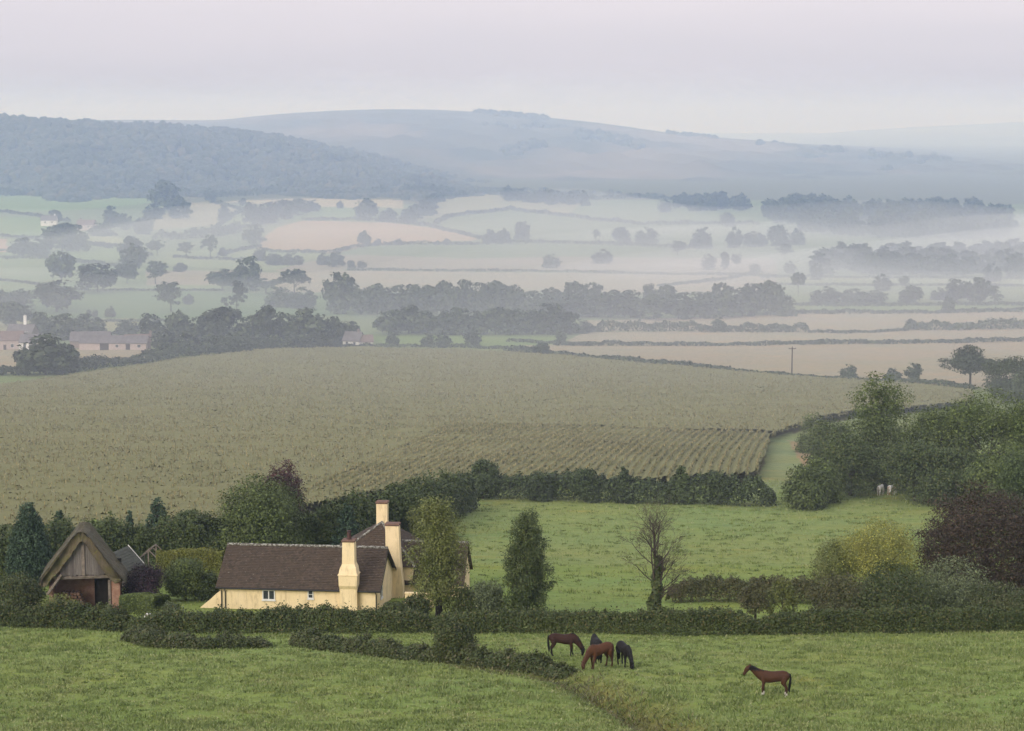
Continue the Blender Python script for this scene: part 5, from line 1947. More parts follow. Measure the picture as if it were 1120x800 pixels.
# ------------------------------------------------------------------ near trees and shrubs
NT = [
    # x, foot row, height px, width px, kind, material, leaves, leaf size, label, name, category
    (33, 640, 87, 50, 'column', 'conifer', 15000, .17, 'tall dense dark cypress left of the thatched barn', 'cypress', 'tree'),
    (66, 612, 52, 26, 'cone', 'conifer', 3500, .22, 'dark spruce rising behind the thatched barn\'s ridge', 'spruce', 'tree'),
    (173, 605, 58, 44, 'cone', 'conifer', 4500, .22, 'broad dark spruce top above the hedge behind the barn', 'spruce', 'tree'),
    (143, 606, 46, 18, 'cone', 'conifer', 2200, .22, 'thin dark spruce tip left of the broad spruce', 'spruce', 'tree'),
    (110, 614, 44, 46, 'full', 'oak', 4500, .24, 'green leafy tree behind the thatched barn on the right', 'tree', 'tree'),
    (215, 610, 52, 52, 'full', 'birch', 4500, .24, 'bushy tree in the hedge left of the big garden tree', 'tree', 'tree'),
    (10, 622, 46, 40, 'full', 'birch', 4000, .24, 'bushy dark tree cut by the left edge behind the cypress', 'tree', 'tree'),
    (285, 610, 86, 112, 'full', 'oak', 16000, .23, 'big rounded green garden tree behind the cottage roof', 'tree', 'tree'),
    (313, 600, 94, 52, 'full', 'copper2', 5500, .24, 'reddish purple leaved tree topping out behind the big garden tree', 'tree', 'tree'),
    (156, 662, 44, 48, 'bush', 'purple', 7000, .14, 'rounded dark purple shrub between barn and cottage', 'shrub', 'shrub'),
    (203, 657, 46, 46, 'full', 'oak', 9000, .15, 'bushy green garden shrub just left of the cottage', 'shrub', 'shrub'),
    (228, 657, 30, 26, 'bush', 'dark', 4000, .15, 'dark shrub against the cottage\'s left end', 'shrub', 'shrub'),
    (190, 683, 24, 26, 'bush', 'grey', 2500, .12, 'small pale green bush beside the square clipped bush', 'shrub', 'shrub'),
    (20, 662, 34, 60, 'bush', 'hedge', 4500, .17, 'sprawling shrub at the left edge in front of the cypress', 'shrub', 'shrub'),
    (62, 676, 24, 50, 'bush', 'olive', 3500, .15, 'lighter green shrub in front of the barn opening', 'shrub', 'shrub'),
    (60, 601, 30, 50, 'bush', 'birch', 3000, .24, 'low dark tree between cypress and barn ridge', 'tree', 'tree'),
    (480, 674, 127, 68, 'birch', 'olive', 14000, .15, 'feathery pale green tree hiding the right end of the cottage', 'tree', 'tree'),
    (575, 676, 114, 54, 'teardrop', 'birch', 15000, .14, 'upright dark narrow tree standing alone right of the cottage', 'tree', 'tree'),
    (534, 676, 40, 38, 'bush', 'grey', 3500, .14, 'low greyish shrub between the two tall garden trees', 'shrub', 'shrub'),
    (510, 676, 34, 30, 'bush', 'hedge', 3000, .15, 'dark shrub at the foot of the cottage\'s right gable', 'shrub', 'shrub'),
    (497, 722, 46, 48, 'bush', 'hedge', 6000, .12, 'rounded green bush rising out of the bramble strip', 'bush', 'bush'),
    (1078, 656, 118, 150, 'spray', 'copper', 34000, .17, 'large dark copper beech spreading at the right edge', 'tree', 'tree'),
    (1122, 580, 88, 60, 'full', 'dark', 7000, .22, 'dark green tree cut by the right edge above the copper beech', 'tree', 'tree'),
    (960, 652, 82, 98, 'bush', 'yellow', 12000, .14, 'rounded yellowing willow behind the right hedge', 'willow', 'willow'),
    (909, 652, 62, 52, 'bush', 'olive', 5500, .14, 'smaller green willow left of the yellow willow', 'willow', 'willow'),
    (970, 658, 44, 56, 'bush', 'dark', 4500, .15, 'dark green bush in front of the yellow willow', 'shrub', 'shrub'),
    (975, 682, 56, 84, 'bush', 'hedge', 9000, .15, 'broad brownish shrub in front of the yellow willow', 'shrub', 'shrub'),
    (925, 680, 50, 90, 'bush', 'brownhedge', 9000, .15, 'rusty green shrub below the smaller green willow', 'shrub', 'shrub'),
    (1045, 676, 64, 96, 'bush', 'grey', 9000, .16, 'grey green shrub thicket left of the copper beech\'s foot', 'shrub', 'shrub'),
    (1095, 680, 42, 74, 'bush', 'bramble', 6000, .15, 'rough pale tipped shrub below the copper beech', 'shrub', 'shrub'),
    (826, 682, 48, 38, 'open', 'brownhedge', 2600, .14, 'small thin young tree left of a yellowish sapling', 'sapling', 'sapling'),
    (856, 682, 50, 34, 'weeping', 'olive', 2600, .13, 'yellowish slender sapling behind the right hedge', 'sapling', 'sapling'),
    (528, 546, 42, 38, 'full', 'dark', 3500, .3, 'taller dark bush at the left end of the field hedge', 'bush', 'bush'),
    (590, 548, 32, 30, 'full', 'dark', 2500, .3, 'first bushy tree in the field hedge right of its gap', 'tree', 'tree'),
    (640, 549, 36, 34, 'full', 'dark', 2500, .3, 'second bushy tree in the field hedge', 'tree', 'tree'),
    (682, 550, 38, 30, 'cone', 'dark', 2500, .3, 'pointed tree left of the middle of the field hedge', 'tree', 'tree'),
    (745, 551, 40, 34, 'cone', 'dark', 2500, .3, 'pointed tree right of the middle of the field hedge', 'tree', 'tree'),
    (785, 552, 36, 32, 'full', 'dark', 2500, .3, 'bushy tree near the right end of the field hedge', 'tree', 'tree'),
    (882, 556, 44, 52, 'bush', 'oak', 4500, .3, 'rounded green bush where the field hedge meets the right wood', 'bush', 'bush'),
    (895, 550, 48, 50, 'bush', 'oak', 4500, .3, 'rounded bush right of the field hedge\'s end, below the track', 'bush', 'bush'),
    (891, 495, 42, 42, 'bush', 'oak', 4000, .3, 'round green tree beside the bare earth track', 'tree', 'tree'),
    (910, 520, 60, 60, 'full', 'birch', 4500, .3, 'bushy tree right of the round one by the track', 'tree', 'tree'),
    (960, 528, 118, 76, 'open', 'oak', 4200, .3, 'tallest uneven oak with a dead snag in the right wood', 'tree', 'tree'),
    (968, 535, 76, 84, 'full', 'oak', 7000, .3, 'broad green tree below the tallest uneven oak', 'tree', 'tree'),
    (930, 542, 66, 70, 'full', 'birch', 5500, .3, 'dark tree at the left front of the right wood', 'tree', 'tree'),
    (1000, 548, 66, 80, 'full', 'birch', 5500, .3, 'dark tree in the lower middle of the right wood, behind the ponies', 'tree', 'tree'),
    (1028, 535, 88, 84, 'full', 'oak', 7000, .3, 'green tree between the tallest oak and the highest crown at right', 'tree', 'tree'),
    (1082, 540, 112, 118, 'full', 'oak', 11000, .3, 'highest broad crown in the right wood', 'tree', 'tree'),
    (1045, 552, 62, 84, 'full', 'birch', 5500, .3, 'lower tree in front of the highest broad crown', 'tree', 'tree'),
    (1095, 558, 74, 84, 'full', 'oak', 6000, .3, 'lower bushy tree in front right of the highest crown', 'tree', 'tree'),
    (1130, 545, 110, 70, 'full', 'oak', 6000, .3, 'green crown cut by the right edge beside the highest crown', 'tree', 'tree'),
    (1061, 425, 46, 60, 'open', 'far', 3800, .5, 'broad open crowned oak standing against the stubble at right', 'oak', 'tree'),
    (1102, 440, 48, 60, 'full', 'far', 4500, .5, 'rounded tree right of the broad open crowned oak', 'tree', 'tree'),
    (1125, 445, 40, 50, 'full', 'far', 3000, .5, 'tree cut by the right edge below the stubble', 'tree', 'tree'),
    (380, 606, 54, 40, 'cone', 'conifer', 3500, .22, 'dark conifer behind the front chimney', 'conifer', 'tree'),
    (362, 604, 50, 40, 'full', 'birch', 3500, .24, 'dark bushy tree left of the conifer behind the chimney', 'tree', 'tree'),
    (440, 588, 56, 56, 'full', 'birch', 4500, .26, 'bushy tree in the hedge right of the tall chimneys', 'tree', 'tree'),
    (468, 592, 44, 46, 'bush', 'olive', 3500, .22, 'brighter green bush above the right range\'s roof', 'bush', 'bush'),
    (456, 677, 26, 30, 'bush', 'hedge', 3000, .15, 'low dark shrub under the cottage\'s pale garden wall', 'shrub', 'shrub'),
    (428, 679, 20, 34, 'bush', 'hedge', 3000, .15, 'low shrub at the foot of the tall chimney stack', 'shrub', 'shrub'),
    (500, 560, 42, 40, 'full', 'dark', 3200, .28, 'dark tree at the far corner of the green pasture', 'tree', 'tree'),
]
for (x, r, h, w, k, mt, n, lf, lab, nm, ct) in NT:
    near_tree(x, r, h, w, k, lab, mt, n, lf, nm, ct)

# the bare tree with ivy
pT = P(716, 680)
bt = thing('bare_tree', 'leafless twiggy tree with an ivy clad trunk standing in the hedge', 'tree', pT)
Ht, Wt = size_at(pT, 126, 66)
mb = MB()
rt = random.Random(12)


def branch(p, d, ln, r, lev):
    n = 4
    pts, rad = [p], [r]
    q_ = p
    for i in range(n):
        w_ = .16 if lev else .04
        d = (d + Vector((rt.uniform(-w_, w_), rt.uniform(-w_, w_), .10 if lev < 2 else .04))).normalized()
        q_ = q_ + d * (ln / n)
        pts.append(q_)
        rad.append(r * (1 - .55 * (i + 1) / n))
    mb.tube(pts, rad, 5 if lev < 2 else 3, cap=False)
    if lev >= 4:
        return
    for k in range([20, 6, 5, 3][lev]):
        t_ = rt.uniform(.16 if lev == 0 else .25, 1.0)
        i = min(n - 1, int(t_ * n))
        s = pts[i].lerp(pts[i + 1], t_ * n - i)
        a = rt.uniform(0, 6.28)
        dd = (pts[i + 1] - pts[i]).normalized()
        o_ = dd.orthogonal().normalized()
        o_ = o_ * math.cos(a) + dd.cross(o_) * math.sin(a)
        nd = (dd * (.85 if lev else .55) + o_ * rt.uniform(.5, .95)).normalized()
        branch(s, nd, ln * (rt.uniform(.38, .58) if lev else rt.uniform(.28, .42)), max(r * (1 - .5 * t_) * .45, .009), lev + 1)


branch(Vector((0, 0, -.3)), Vector((0, 0, 1)), Ht * .8, .17, 0)
branch(Vector((.05, 0, Ht * .25)), Vector((.12, .1, 1)), Ht * .55, .09, 1)
branch(Vector((0, -.1, Ht * .32)), Vector((-.2, -.1, 1)), Ht * .45, .08, 1)
mb.build('trunk', M['twig'], bt)
ri = np.random.default_rng(9)
n = 5200
zz = ri.uniform(0, 1, n) ** 1.25 * Ht * .56
an = ri.uniform(0, 6.283, n)
rad = (.26 + .34 * (1 - zz / (Ht * .56)) ** 1.5) * ri.uniform(.5, 1.3, n) * (1 + .3 * np.sin(zz * 3 + an))
C = np.column_stack([rad * np.cos(an) + .05 * zz, rad * np.sin(an), zz])
V, Q = cards(C, unit(np.column_stack([np.cos(an), np.sin(an), np.full(n, .4)]) + ri.normal(size=(n, 3)) * .5), .15, ri)
obj('ivy', mesh_np('ivy', V, Q, mats=[M['hedge']]), bt)

# ------------------------------------------------------------------ grass
def pasture_grass():
    rg = np.random.default_rng(21)
    n = 560000
    Yv = np.concatenate([93 + 66 * rg.random(440000) ** 1.15, 160 + 130 * rg.random(120000)])
    Xv = rg.uniform(-.29, .29, n) * Yv
    tus = .9 * vnoise(Xv, Yv * .8, .8, 8) + .4 * vnoise(Xv + 40, Yv, 2.6, 14) + .9 * vnoise(Xv, Yv + 11, .4, 20)
    keep = rg.random(n) < np.clip(.42 + .33 * tus, .05, 1)
    Xv, Yv, tus = Xv[keep], Yv[keep], tus[keep]
    n = len(Xv)
    Zv = terr(Xv, Yv)
    h = (.035 + .07 * rg.random(n)) * (1 + np.clip(tus, 0, 1.3) * .8)
    a = rg.uniform(0, 6.283, n)
    ln = np.column_stack([np.cos(a), np.sin(a), np.zeros(n)])
    b = np.column_stack([Xv, Yv, Zv])
    farther = np.clip(Yv / 140, 1, 2.2)
    h = h * farther
    wd = (rg.uniform(.013, .036, n) * farther)[:, None]
    tilt = np.column_stack([rg.normal(size=n) * .08, rg.normal(size=n) * .08, h])
    V = np.stack([b - ln * wd, b + ln * wd, b + tilt + ln * wd * .7, b + tilt * .9 - ln * wd * .8], 1).reshape(-1, 3)
    M['grass'] = leafmat('pasture_grass_blade', (.185, .24, .065), (.235, .255, .088), (.28, .27, .13), var=0, scale=.16)
    o = obj('pasture_grass', mesh_np('pasture_grass', V, np.arange(4 * n).reshape(-1, 4), mats=[M['grass']]))
    tag(o, 'short tussocky green pasture grass in the foreground', 'grass', None, 'stuff')
    # darker tussocks
    nt_ = 5200
    cy_ = np.concatenate([94 + 64 * rg.random(3600), 175 + 100 * rg.random(nt_ - 3600)])
    cx_ = rg.uniform(-.29, .29, nt_) * cy_
    rad = rg.uniform(.08, .3, nt_) * (1 + .5 * vnoise(cx_, cy_, 9, 3))
    k = 26
    Xv = (cx_[:, None] + rg.normal(size=(nt_, k)) * rad[:, None] * 1.5).ravel()
    Yv = (cy_[:, None] + rg.normal(size=(nt_, k)) * rad[:, None]).ravel()
    b = np.column_stack([Xv, Yv, terr(Xv, Yv)])
    n = len(Xv)
    h = rg.uniform(.05, .2, n) * np.repeat(.5 + rad * 3, k)
    a = rg.uniform(0, 6.283, n)
    ln = np.column_stack([np.cos(a), np.sin(a), np.zeros(n)])
    wd = (rg.uniform(.015, .04, n) * np.clip(Yv / 120, 1, 2))[:, None]
    tilt = np.column_stack([rg.normal(size=n) * .07, rg.normal(size=n) * .07, h])
    V = np.stack([b - ln * wd, b + ln * wd, b + tilt + ln * wd * .6, b + tilt - ln * wd * .6], 1).reshape(-1, 3)
    M['tussock'] = leafmat('tussock_grass', (.145, .195, .053), (.165, .21, .06), (.21, .225, .085), var=0, scale=.2)
    o = obj('tussock_grass', mesh_np('tussock_grass', V, np.arange(4 * n).reshape(-1, 4), mats=[M['tussock']]))
    tag(o, 'scattered darker tufts of grass in the pastures', 'grass', None, 'stuff')
    # rough grass in the ditch
    n = 15000
    seg = np.hypot(*(GULLY[1:] - GULLY[:-1]).T)
    s = np.concatenate([[0], np.cumsum(seg)])
    t = rg.uniform(s[3] * .85, s[-1], n)
    gx, gy = np.interp(t, s, GULLY[:, 0]), np.interp(t, s, GULLY[:, 1])
    pat = smooth_noise(gx, gy, 3.1, 4) + .6 * smooth_noise(gx, gy + 5, 1.3, 9)
    off = rg.normal(size=n) * 1.0 + .3 * pat
    Xv, Yv = gx + off, gy + rg.normal(size=n) * 1.0
    kp = rg.random(n) < np.clip(.4 + .9 * pat, .05, 1)
    Xv, Yv = Xv[kp], Yv[kp]
    n = len(Xv)
    b = np.column_stack([Xv, Yv, terr(Xv, Yv)])
    h = rg.uniform(.08, .3, n)
    a = rg.uniform(0, 6.283, n)
    ln = np.column_stack([np.cos(a), np.sin(a), np.zeros(n)])
    wd = rg.uniform(.02, .05, n)[:, None]
    tilt = np.column_stack([rg.normal(size=n) * .2, rg.normal(size=n) * .2, h])
    V = np.stack([b - ln * wd, b + ln * wd, b + tilt + ln * wd * .5, b + tilt - ln * wd * .5], 1).reshape(-1, 3)
    M['dry'] = leafmat('rough_ditch_grass', (.09, .10, .035), (.13, .115, .05), (.22, .18, .09), var=0, scale=.6)
    o = obj('ditch_grass', mesh_np('ditch_grass', V, np.arange(4 * n).reshape(-1, 4), mats=[M['dry']]))
    tag(o, 'rough brownish grass and weeds filling the ditch by the horses', 'grass', None, 'stuff')


pasture_grass()

# ------------------------------------------------------------------ horses
def coat(name, c, pts, ztop=.42, sock=None):
    """coat with darker lower legs and, where given, pale socks (markings of the animal itself)"""
    m, nt, b = nodes_of(name)
    b.inputs['Roughness'].default_value = .68
    b.inputs['Specular IOR Level'].default_value = .15
    tc = N(nt, 'ShaderNodeTexCoord')
    sx = N(nt, 'ShaderNodeSeparateXYZ')
    nt.links.new(tc.outputs['Object'], sx.inputs[0])
    base = mixc(nt, ramp(nt, noise(nt, 2.5, 3, tc.outputs['Object']), .35, .7), c, tuple(v * .75 for v in c))
    mr = N(nt, 'ShaderNodeMapRange')
    mr.inputs[1].default_value = ztop + .25
    mr.inputs[2].default_value = ztop
    nt.links.new(sx.outputs[2], mr.inputs[0])
    col = mixc(nt, mr.outputs[0], base, pts)
    if sock:
        mr2 = N(nt, 'ShaderNodeMapRange')
        mr2.inputs[1].default_value = .25
        mr2.inputs[2].default_value = .2
        nt.links.new(sx.outputs[2], mr2.inputs[0])
        col = mixc(nt, mr2.outputs[0], col, sock)
    nt.links.new(col, b.inputs['Base Color'])
    return m


HORSE_MESH = {}


def horse_body(pose, step):
    key = (pose, step)
    if key in HORSE_MESH:
        return HORSE_MESH[key]
    sec = [(-.90, 1.12, .04, .06), (-.86, 1.12, .15, .17), (-.74, 1.13, .245, .265), (-.56, 1.145, .28, .305), (-.35, 1.13, .275, .295), (-.1, 1.09, .285, .30),
           (.15, 1.06, .29, .325), (.35, 1.075, .265, .345), (.52, 1.12, .225, .335)]
    if pose == 'stand':
        sec += [(.66, 1.18, .185, .28), (.79, 1.27, .145, .255), (.92, 1.365, .125, .215), (1.04, 1.45, .11, .18), (1.15, 1.52, .10, .15), (1.24, 1.56, .092, .13),
                (1.33, 1.53, .10, .14), (1.41, 1.44, .095, .135), (1.48, 1.32, .076, .108), (1.53, 1.22, .064, .09), (1.565, 1.15, .06, .08), (1.58, 1.11, .035, .045)]
        ears = [((1.24, s_ * .055, 1.64), (1.25, s_ * .075, 1.78)) for s_ in (-1, 1)]
    else:
        sec += [(.66, 1.12, .19, .29), (.80, 1.02, .15, .25), (.93, .86, .12, .195), (1.04, .70, .105, .16), (1.12, .57, .095, .135), (1.18, .47, .09, .125),
                (1.215, .38, .09, .12), (1.22, .29, .085, .115), (1.21, .20, .07, .09), (1.19, .12, .058, .075), (1.175, .06, .05, .06), (1.17, .045, .03, .03)]
        ears = [((1.24, s_ * .06, .56), (1.33, s_ * .085, .62)) for s_ in (-1, 1)]
    V, Fc = [], []
    n = 14
    for i, (x, z, rw, rh) in enumerate(sec):
        p, q_ = sec[max(i - 1, 0)], sec[min(i + 1, len(sec) - 1)]
        dx, dz = q_[0] - p[0], q_[1] - p[1]
        L = math.hypot(dx, dz)
        nx, nz = -dz / L, dx / L
        for k in range(n):
            a = 6.28318 * k / n
            c_, s_ = math.cos(a), math.sin(a)
            w_ = rw * (1 - .12 * s_) if s_ > 0 else rw
            V.append((x + nx * rh * s_, w_ * c_, z + nz * rh * s_))
    for i in range(len(sec) - 1):
        for k in range(n):
            Fc.append((i * n + k, i * n + (k + 1) % n, (i + 1) * n + (k + 1) % n, (i + 1) * n + k))
    Fc += [tuple(range(n))[::-1], tuple(range((len(sec) - 1) * n, len(sec) * n))]
    m = MB()
    m.add(V, Fc)
    for k, s_ in enumerate((-1, 1)):
        f = step * (1 if k else -1)
        m.tube([(.50, s_ * .11, 1.06), (.50, s_ * .145, .86), (.49 + f * .1, s_ * .15, .74), (.51 + f * .3, s_ * .15, .6), (.52 + f * .5, s_ * .15, .46), (.515 + f * .6, s_ * .15, .38),
                (.51 + f * .85, s_ * .15, .2), (.51 + f, s_ * .15, .14), (.535 + f, s_ * .15, .08), (.55 + f, s_ * .15, .04), (.555 + f, s_ * .15, 0)],
               [.14, .12, .092, .072, .064, .048, .043, .055, .047, .06, .066], 10)
        f = -step * .8 * (1 if k else -1)
        m.tube([(-.60, s_ * .11, 1.10), (-.60, s_ * .145, .92), (-.57 + f * .2, s_ * .155, .78), (-.645 + f * .4, s_ * .15, .64), (-.745 + f * .6, s_ * .15, .5), (-.735 + f * .7, s_ * .15, .4),
                (-.72 + f * .9, s_ * .15, .22), (-.715 + f, s_ * .15, .14), (-.69 + f, s_ * .15, .08), (-.67 + f, s_ * .15, .04), (-.665 + f, s_ * .15, 0)],
               [.20, .185, .14, .095, .07, .052, .045, .055, .048, .06, .066], 10)
    for a, b_ in ears:
        m.tube([a, ((a[0] * .6 + b_[0] * .4), (a[1] * .6 + b_[1] * .4), (a[2] * .6 + b_[2] * .4)), b_], [.035, .04, .012], 6)
    o = m.build('horse_draft', M['iron'])
    rm = o.modifiers.new('remesh', 'REMESH')
    rm.mode = 'VOXEL'
    rm.voxel_size = .026
    sm_ = o.modifiers.new('smooth', 'SMOOTH')
    sm_.factor = .5
    sm_.iterations = 3
    me = bpy.data.meshes.new_from_object(o.evaluated_get(bpy.context.evaluated_depsgraph_get()))
    bpy.data.objects.remove(o)
    me.polygons.foreach_set('use_smooth', [True] * len(me.polygons))
    HORSE_MESH[key] = me
    return me


def horse(label, loc, yaw, H, coatm, manem, pose='graze', step=0.0, group='horses grazing in the near pasture', name='horse', cat='horse'):
    body_me = horse_body(pose, step).copy()
    body_me.name = 'body'
    body_me.materials.clear()
    body_me.materials.append(coatm)
    sc_ = H / 1.46
    t = thing(name, label, cat, loc, yaw, group)
    b = obj('body', body_me, t)
    rg = random.Random(int(abs(loc[0]) * 100))
    mm = MB()
    for k in range(46):
        a = rg.uniform(-.06, .06)
        c_ = rg.uniform(-.05, .05)
        e = rg.uniform(.22, .5)
        mm.tube([(-.84, a * .3, 1.30), (-.93 + c_ * .3, a * .7, 1.24), (-.955 + c_ * .6, a, 1.05), (-.92 + c_, a * 1.1, .75), (-.87 + c_, a * 1.2, e)], [.012, .022, .024, .022, .005], 4)
    tail = mm.build('tail', manem, t)
    mm = MB()
    if pose == 'stand':
        cr = [(.50, 1.45), (.60, 1.46), (.72, 1.50), (.84, 1.56), (.96, 1.62), (1.08, 1.67), (1.20, 1.69), (1.30, 1.66)]
    else:
        cr = [(.54, 1.48), (.74, 1.42), (.93, 1.26), (1.07, 1.04), (1.19, .80), (1.27, .63), (1.33, .50), (1.33, .42)]
    for k in range(60):
        f = k / 59 * (len(cr) - 1.001)
        i = int(f)
        x_ = cr[i][0] + (cr[i + 1][0] - cr[i][0]) * (f - i)
        z_ = cr[i][1] + (cr[i + 1][1] - cr[i][1]) * (f - i)
        s = 1 if rg.random() < .75 else -1
        dx, dz = (-.04, -.24) if pose == 'stand' else (-.10, -.16)
        mm.tube([(x_, 0, z_ - .02), (x_ + dx * .3, s * .07, z_ + dz * .25), (x_ + dx, s * .125, z_ + dz * rg.uniform(.7, 1.15))], [.02, .02, .006], 4)
    mane = mm.build('mane', manem, t)
    ex = MB()
    hx_, hz_ = (1.35, 1.51) if pose == 'stand' else (1.25, .36)
    for s in (-1, 1):
        ex.tube([(hx_, s * .08, hz_ - .025), (hx_, s * .098, hz_), (hx_, s * .08, hz_ + .025)], [.01, .024, .01], 6)
    eye = ex.build('eyes', M['iron'], t)
    for c_ in (b, tail, mane, eye):
        c_.scale = (sc_, sc_, sc_)
    return t


M['c_bay'] = coat('dark_bay_coat', (.046, .020, .014), (.015, .012, .012))
M['c_chestnut'] = coat('chestnut_coat', (.105, .042, .019), (.06, .028, .016), sock=None)
M['c_black'] = coat('black_coat', (.016, .013, .012), (.012, .010, .009))
M['c_liver'] = coat('liver_chestnut_coat', (.075, .032, .017), (.045, .022, .014), ztop=.3, sock=(.55, .50, .44))
M['c_piebald'] = plain('pale_patched_coat', (.82, .78, .74), (.36, .22, .16), 1.6, .6, lo=.6, hi=.64)
M['c_redpatch'] = plain('chestnut_and_white_coat', (.38, .17, .12), (.82, .78, .74), 1.4, .6, lo=.46, hi=.5)
M['h_black'] = plain('black_horsehair', (.014, .012, .012), None, 6, .6)
M['h_chest'] = plain('chestnut_horsehair', (.10, .04, .02), (.07, .03, .018), 6, .6)
M['h_pale'] = plain('pale_horsehair', (.5, .44, .37), (.4, .33, .27), 6, .6)


def hloc(px, row):
    return P(px, row)


horse('dark bay horse grazing with its head to the right, left of the group', hloc(616, 717.5), math.radians(-4), 1.58, M['c_bay'], M['h_black'], 'graze', .05)
horse('bright chestnut horse grazing in front of another, head to the left', hloc(656, 731), math.radians(218), 1.66, M['c_chestnut'], M['h_chest'], 'graze', .10)
horse('black horse standing just behind the bright chestnut one, only its back showing', hloc(652, 724.0), math.radians(98), 1.72, M['c_black'], M['h_black'], 'graze', .03)
horse('black horse grazing and turned towards the camera right of the chestnut', hloc(683, 730), math.radians(-72), 1.62, M['c_black'], M['h_black'], 'graze', .06)
horse('dark chestnut horse with white socks standing alone looking left', hloc(845, 761.5), math.radians(172), 1.56, M['c_liver'], M['h_black'], 'stand', .05)
far = 'ponies far off at the wood edge'
horse('pale patched pony seen from behind, left of two at the wood edge', hloc(963, 541.5), math.radians(58), 1.5, M['c_piebald'], M['h_pale'], 'graze', .03, far, 'pony', 'pony')
horse('chestnut and white pony, right of two at the wood edge', hloc(975, 541.5), math.radians(48), 1.5, M['c_redpatch'], M['h_pale'], 'graze', .03, far, 'pony', 'pony')

# ------------------------------------------------------------------ air
def volmat(name, col, dens, absb=(1, 1, 1)):
    m = bpy.data.materials.new(name)
    m.use_nodes = True
    nt = m.node_tree
    nt.nodes.clear()
    out = nt.nodes.new('ShaderNodeOutputMaterial')
    v = nt.nodes.new('ShaderNodeVolumePrincipled')
    v.inputs['Color'].default_value = (*col, 1)
    v.inputs['Density'].default_value = dens
    v.inputs['Absorption Color'].default_value = (*absb, 1)
    v.inputs['Density Attribute'].default_value = ''
    v.inputs['Color Attribute'].default_value = ''
    v.inputs['Temperature Attribute'].default_value = ''
    v.inputs['Anisotropy'].default_value = 0.0
    nt.links.new(v.outputs[0], out.inputs['Volume'])
    return m


HAZE = 1.3e-4
mb = MB()
zlo = float(prof(np.array([100., 1000., 2000., 9000.])).min()) - 40
mb.box(-6500, 6500, -300, 12500, zlo, ZC + 75)
hz = mb.build('haze', volmat('valley_haze', (.62, .76, 1.0), HAZE))
tag(hz, kind='stuff')


def mist(label, cx, cy, rx, ry, z0, h, dens, rot=0.0, seed=0, col=(.86, .88, .94), ex=2.2, absb=(.25, .25, .25)):
    """a low bank of ground mist: a wide flat lens that thins to nothing at its edge"""
    rg = np.random.default_rng(seed)
    nr_, na = 22, 72
    V = [(0, 0, h)]
    ph_ = rg.uniform(0, 6.28, 8)
    for i in range(1, nr_ + 1):
        f = i / nr_
        for k in range(na):
            a = 6.28318 * k / na
            e = 1 + .12 * math.sin(3 * a + ph_[0]) + .08 * math.sin(5 * a + ph_[1]) + .05 * math.sin(9 * a + ph_[2])
            x, y = f * rx * math.cos(a) * e, f * ry * math.sin(a) * e
            z = h * (1 - f ** ex) * (1 + .22 * math.sin(x / 90 + ph_[3]) * math.sin(y / 120 + ph_[4]) + .12 * math.sin(x / 37 + ph_[5]))
            V.append((x, y, max(z, 0)))
    nt_ = len(V)
    Fc = [(0, 1 + k, 1 + (k + 1) % na) for k in range(na)]
    for i in range(nr_ - 1):
        for k in range(na):
            a, b = 1 + i * na + k, 1 + i * na + (k + 1) % na
            Fc.append((a, a + na, b + na, b))
    V.append((0, 0, -14))
    last = 1 + (nr_ - 1) * na
    Fc += [(nt_, last + (k + 1) % na, last + k) for k in range(na)]
    m = MB()
    m.add(V, Fc)
    o = m.build('mist', volmat('ground_mist', col, dens, absb), None, (cx, cy, z0))
    o.rotation_euler = (0, 0, rot)
    tag(o, label, 'mist', None, 'stuff')
    return o


g0 = float(prof(1400.0))
mist('bank of white ground mist pooled in the valley at right', 390, 1140, 400, 270, g0 - 1, 26, 3.2e-3, .05, 1, ex=2.6)
mist('white ground mist hiding the foot of the long dark wood', 400, 1600, 400, 190, g0 - 1, 12, 2.2e-3, .05, 6, ex=2.6)
mist('thin wide sheet of ground mist filling the floor of the valley', 160, 1110, 900, 570, g0 - 1, 42, 1.1e-3, 0, 2, (.90, .90, .93), 3.0)
mz_ = mist('sloping veil of mist lying over the maize and its hedges', 60, 610, 760, 425, float(prof(610.)) - 3, 34, 6.0e-4, 0, 5, (.93, .92, .92), 3.0)
mz_.rotation_euler = (-math.atan((float(prof(280.)) - float(prof(760.))) / 480), 0, 0)
mist('thin ground mist lying on the green field at left', -240, 1120, 190, 120, g0 - 1, 7, 2.2e-3, 0, 3)

mist('deep bluish morning mist filling the whole valley up to the hills', 0, 4400, 4600, 3950, g0 - 2, 165, 4.2e-4, 0, 4, (.45, .62, 1.0), absb=(1, 1, 1))

# ------------------------------------------------------------------ light
SUN_EL, SUN_AZ = math.radians(24), math.radians(215)     # behind the camera, to the left, through thick haze
sd_ = bpy.data.lights.new('sun', 'SUN')
sd_.energy = 2.0
sd_.angle = math.radians(35)
sd_.color = (1.0, .955, .90)
sun = bpy.data.objects.new('sun', sd_)
COL.objects.link(sun)
dirv = Vector((math.sin(SUN_AZ) * math.cos(SUN_EL), math.cos(SUN_AZ) * math.cos(SUN_EL), math.sin(SUN_EL)))
sun.rotation_euler = dirv.to_track_quat('Z', 'Y').to_euler()
sun.location = (0, -50, ZC + 40)

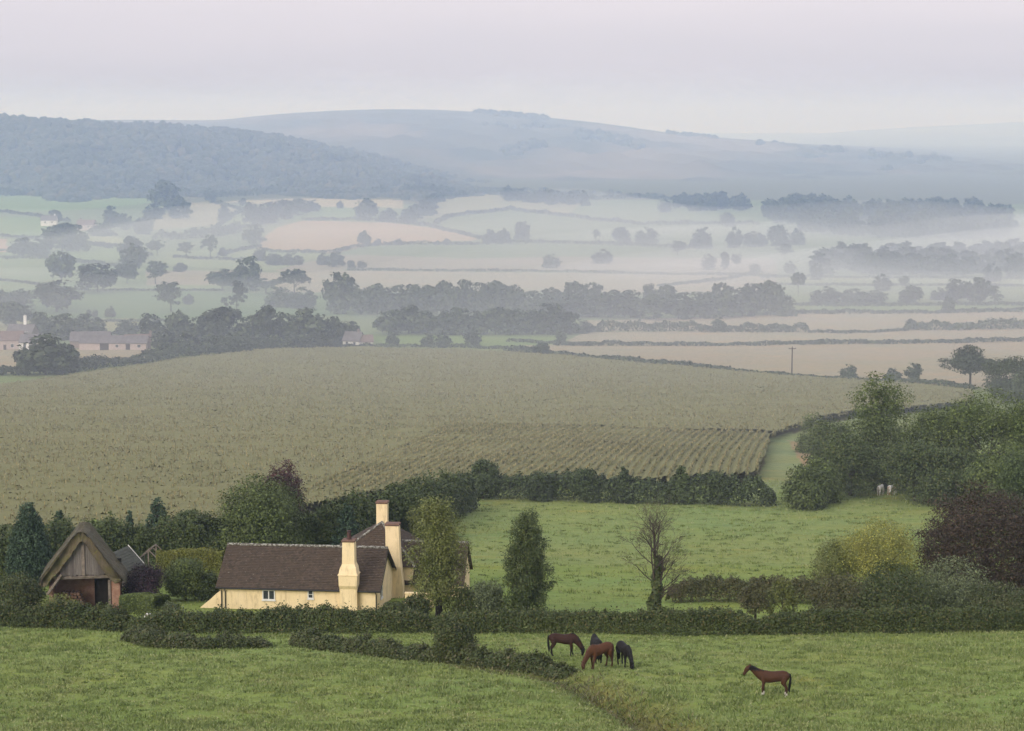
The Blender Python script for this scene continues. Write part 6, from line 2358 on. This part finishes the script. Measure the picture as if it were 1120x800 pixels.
w = bpy.data.worlds.new('World')
SC.world = w
w.use_nodes = True
nt = w.node_tree
nt.nodes.clear()
out = nt.nodes.new('ShaderNodeOutputWorld')
bg = nt.nodes.new('ShaderNodeBackground')
sky = nt.nodes.new('ShaderNodeTexSky')
sky.sky_type = 'NISHITA'
sky.sun_disc = False
sky.sun_elevation = SUN_EL
sky.sun_rotation = SUN_AZ
sky.dust_density = 4.0
sky.air_density = 1.0
bg.inputs['Strength'].default_value = .106
# an even overcast veil over the clear sky, faintly pink, a little brighter overhead
tc = nt.nodes.new('ShaderNodeTexCoord')
sx = nt.nodes.new('ShaderNodeSeparateXYZ')
nt.links.new(tc.outputs['Generated'], sx.inputs[0])
vr = nt.nodes.new('ShaderNodeValToRGB')
el = vr.color_ramp.elements
el[0].position, el[0].color = 0.0, (5.7, 5.7, 6.6, 1)
el[1].position, el[1].color = .6, (8.9, 9.0, 9.9, 1)
e_ = el.new(.065)
e_.color = (7.75, 7.2, 7.85, 1)
mp_ = nt.nodes.new('ShaderNodeMapping')
mp_.inputs['Scale'].default_value = (3, 3, 22)
nt.links.new(tc.outputs['Generated'], mp_.inputs[0])
cl = noise(nt, 1.6, 4, mp_.outputs[0], .5)
cm_ = nt.nodes.new('ShaderNodeMath')
cm_.operation = 'MULTIPLY_ADD'
cm_.inputs[1].default_value = .035
nt.links.new(cl, cm_.inputs[0])
nt.links.new(sx.outputs[2], cm_.inputs[2])
of_ = nt.nodes.new('ShaderNodeMath')
of_.operation = 'SUBTRACT'
of_.inputs[1].default_value = .0175
nt.links.new(cm_.outputs[0], of_.inputs[0])
nt.links.new(of_.outputs[0], vr.inputs[0])
veil = vr.outputs[0]
nt.links.new(mixc(nt, .82, sky.outputs[0], veil), bg.inputs['Color'])
nt.links.new(bg.outputs[0], out.inputs['Surface'])

SC.view_settings.view_transform = 'Standard'
SC.view_settings.look = 'None'
SC.view_settings.exposure = 0.18
SC.view_settings.gamma = 1.0
SC.view_settings.use_curve_mapping = False
SC.render.engine = 'CYCLES'
cy = SC.cycles
cy.use_denoising = True
cy.max_bounces = 6
cy.diffuse_bounces = 2
cy.use_adaptive_sampling = True
cy.adaptive_threshold = .025
cy.glossy_bounces = 2
cy.transmission_bounces = 2
cy.volume_bounces = 1
cy.transparent_max_bounces = 4
cy.caustics_reflective = False
cy.caustics_refractive = False
SC.render.resolution_x = 1024
SC.render.resolution_y = 731
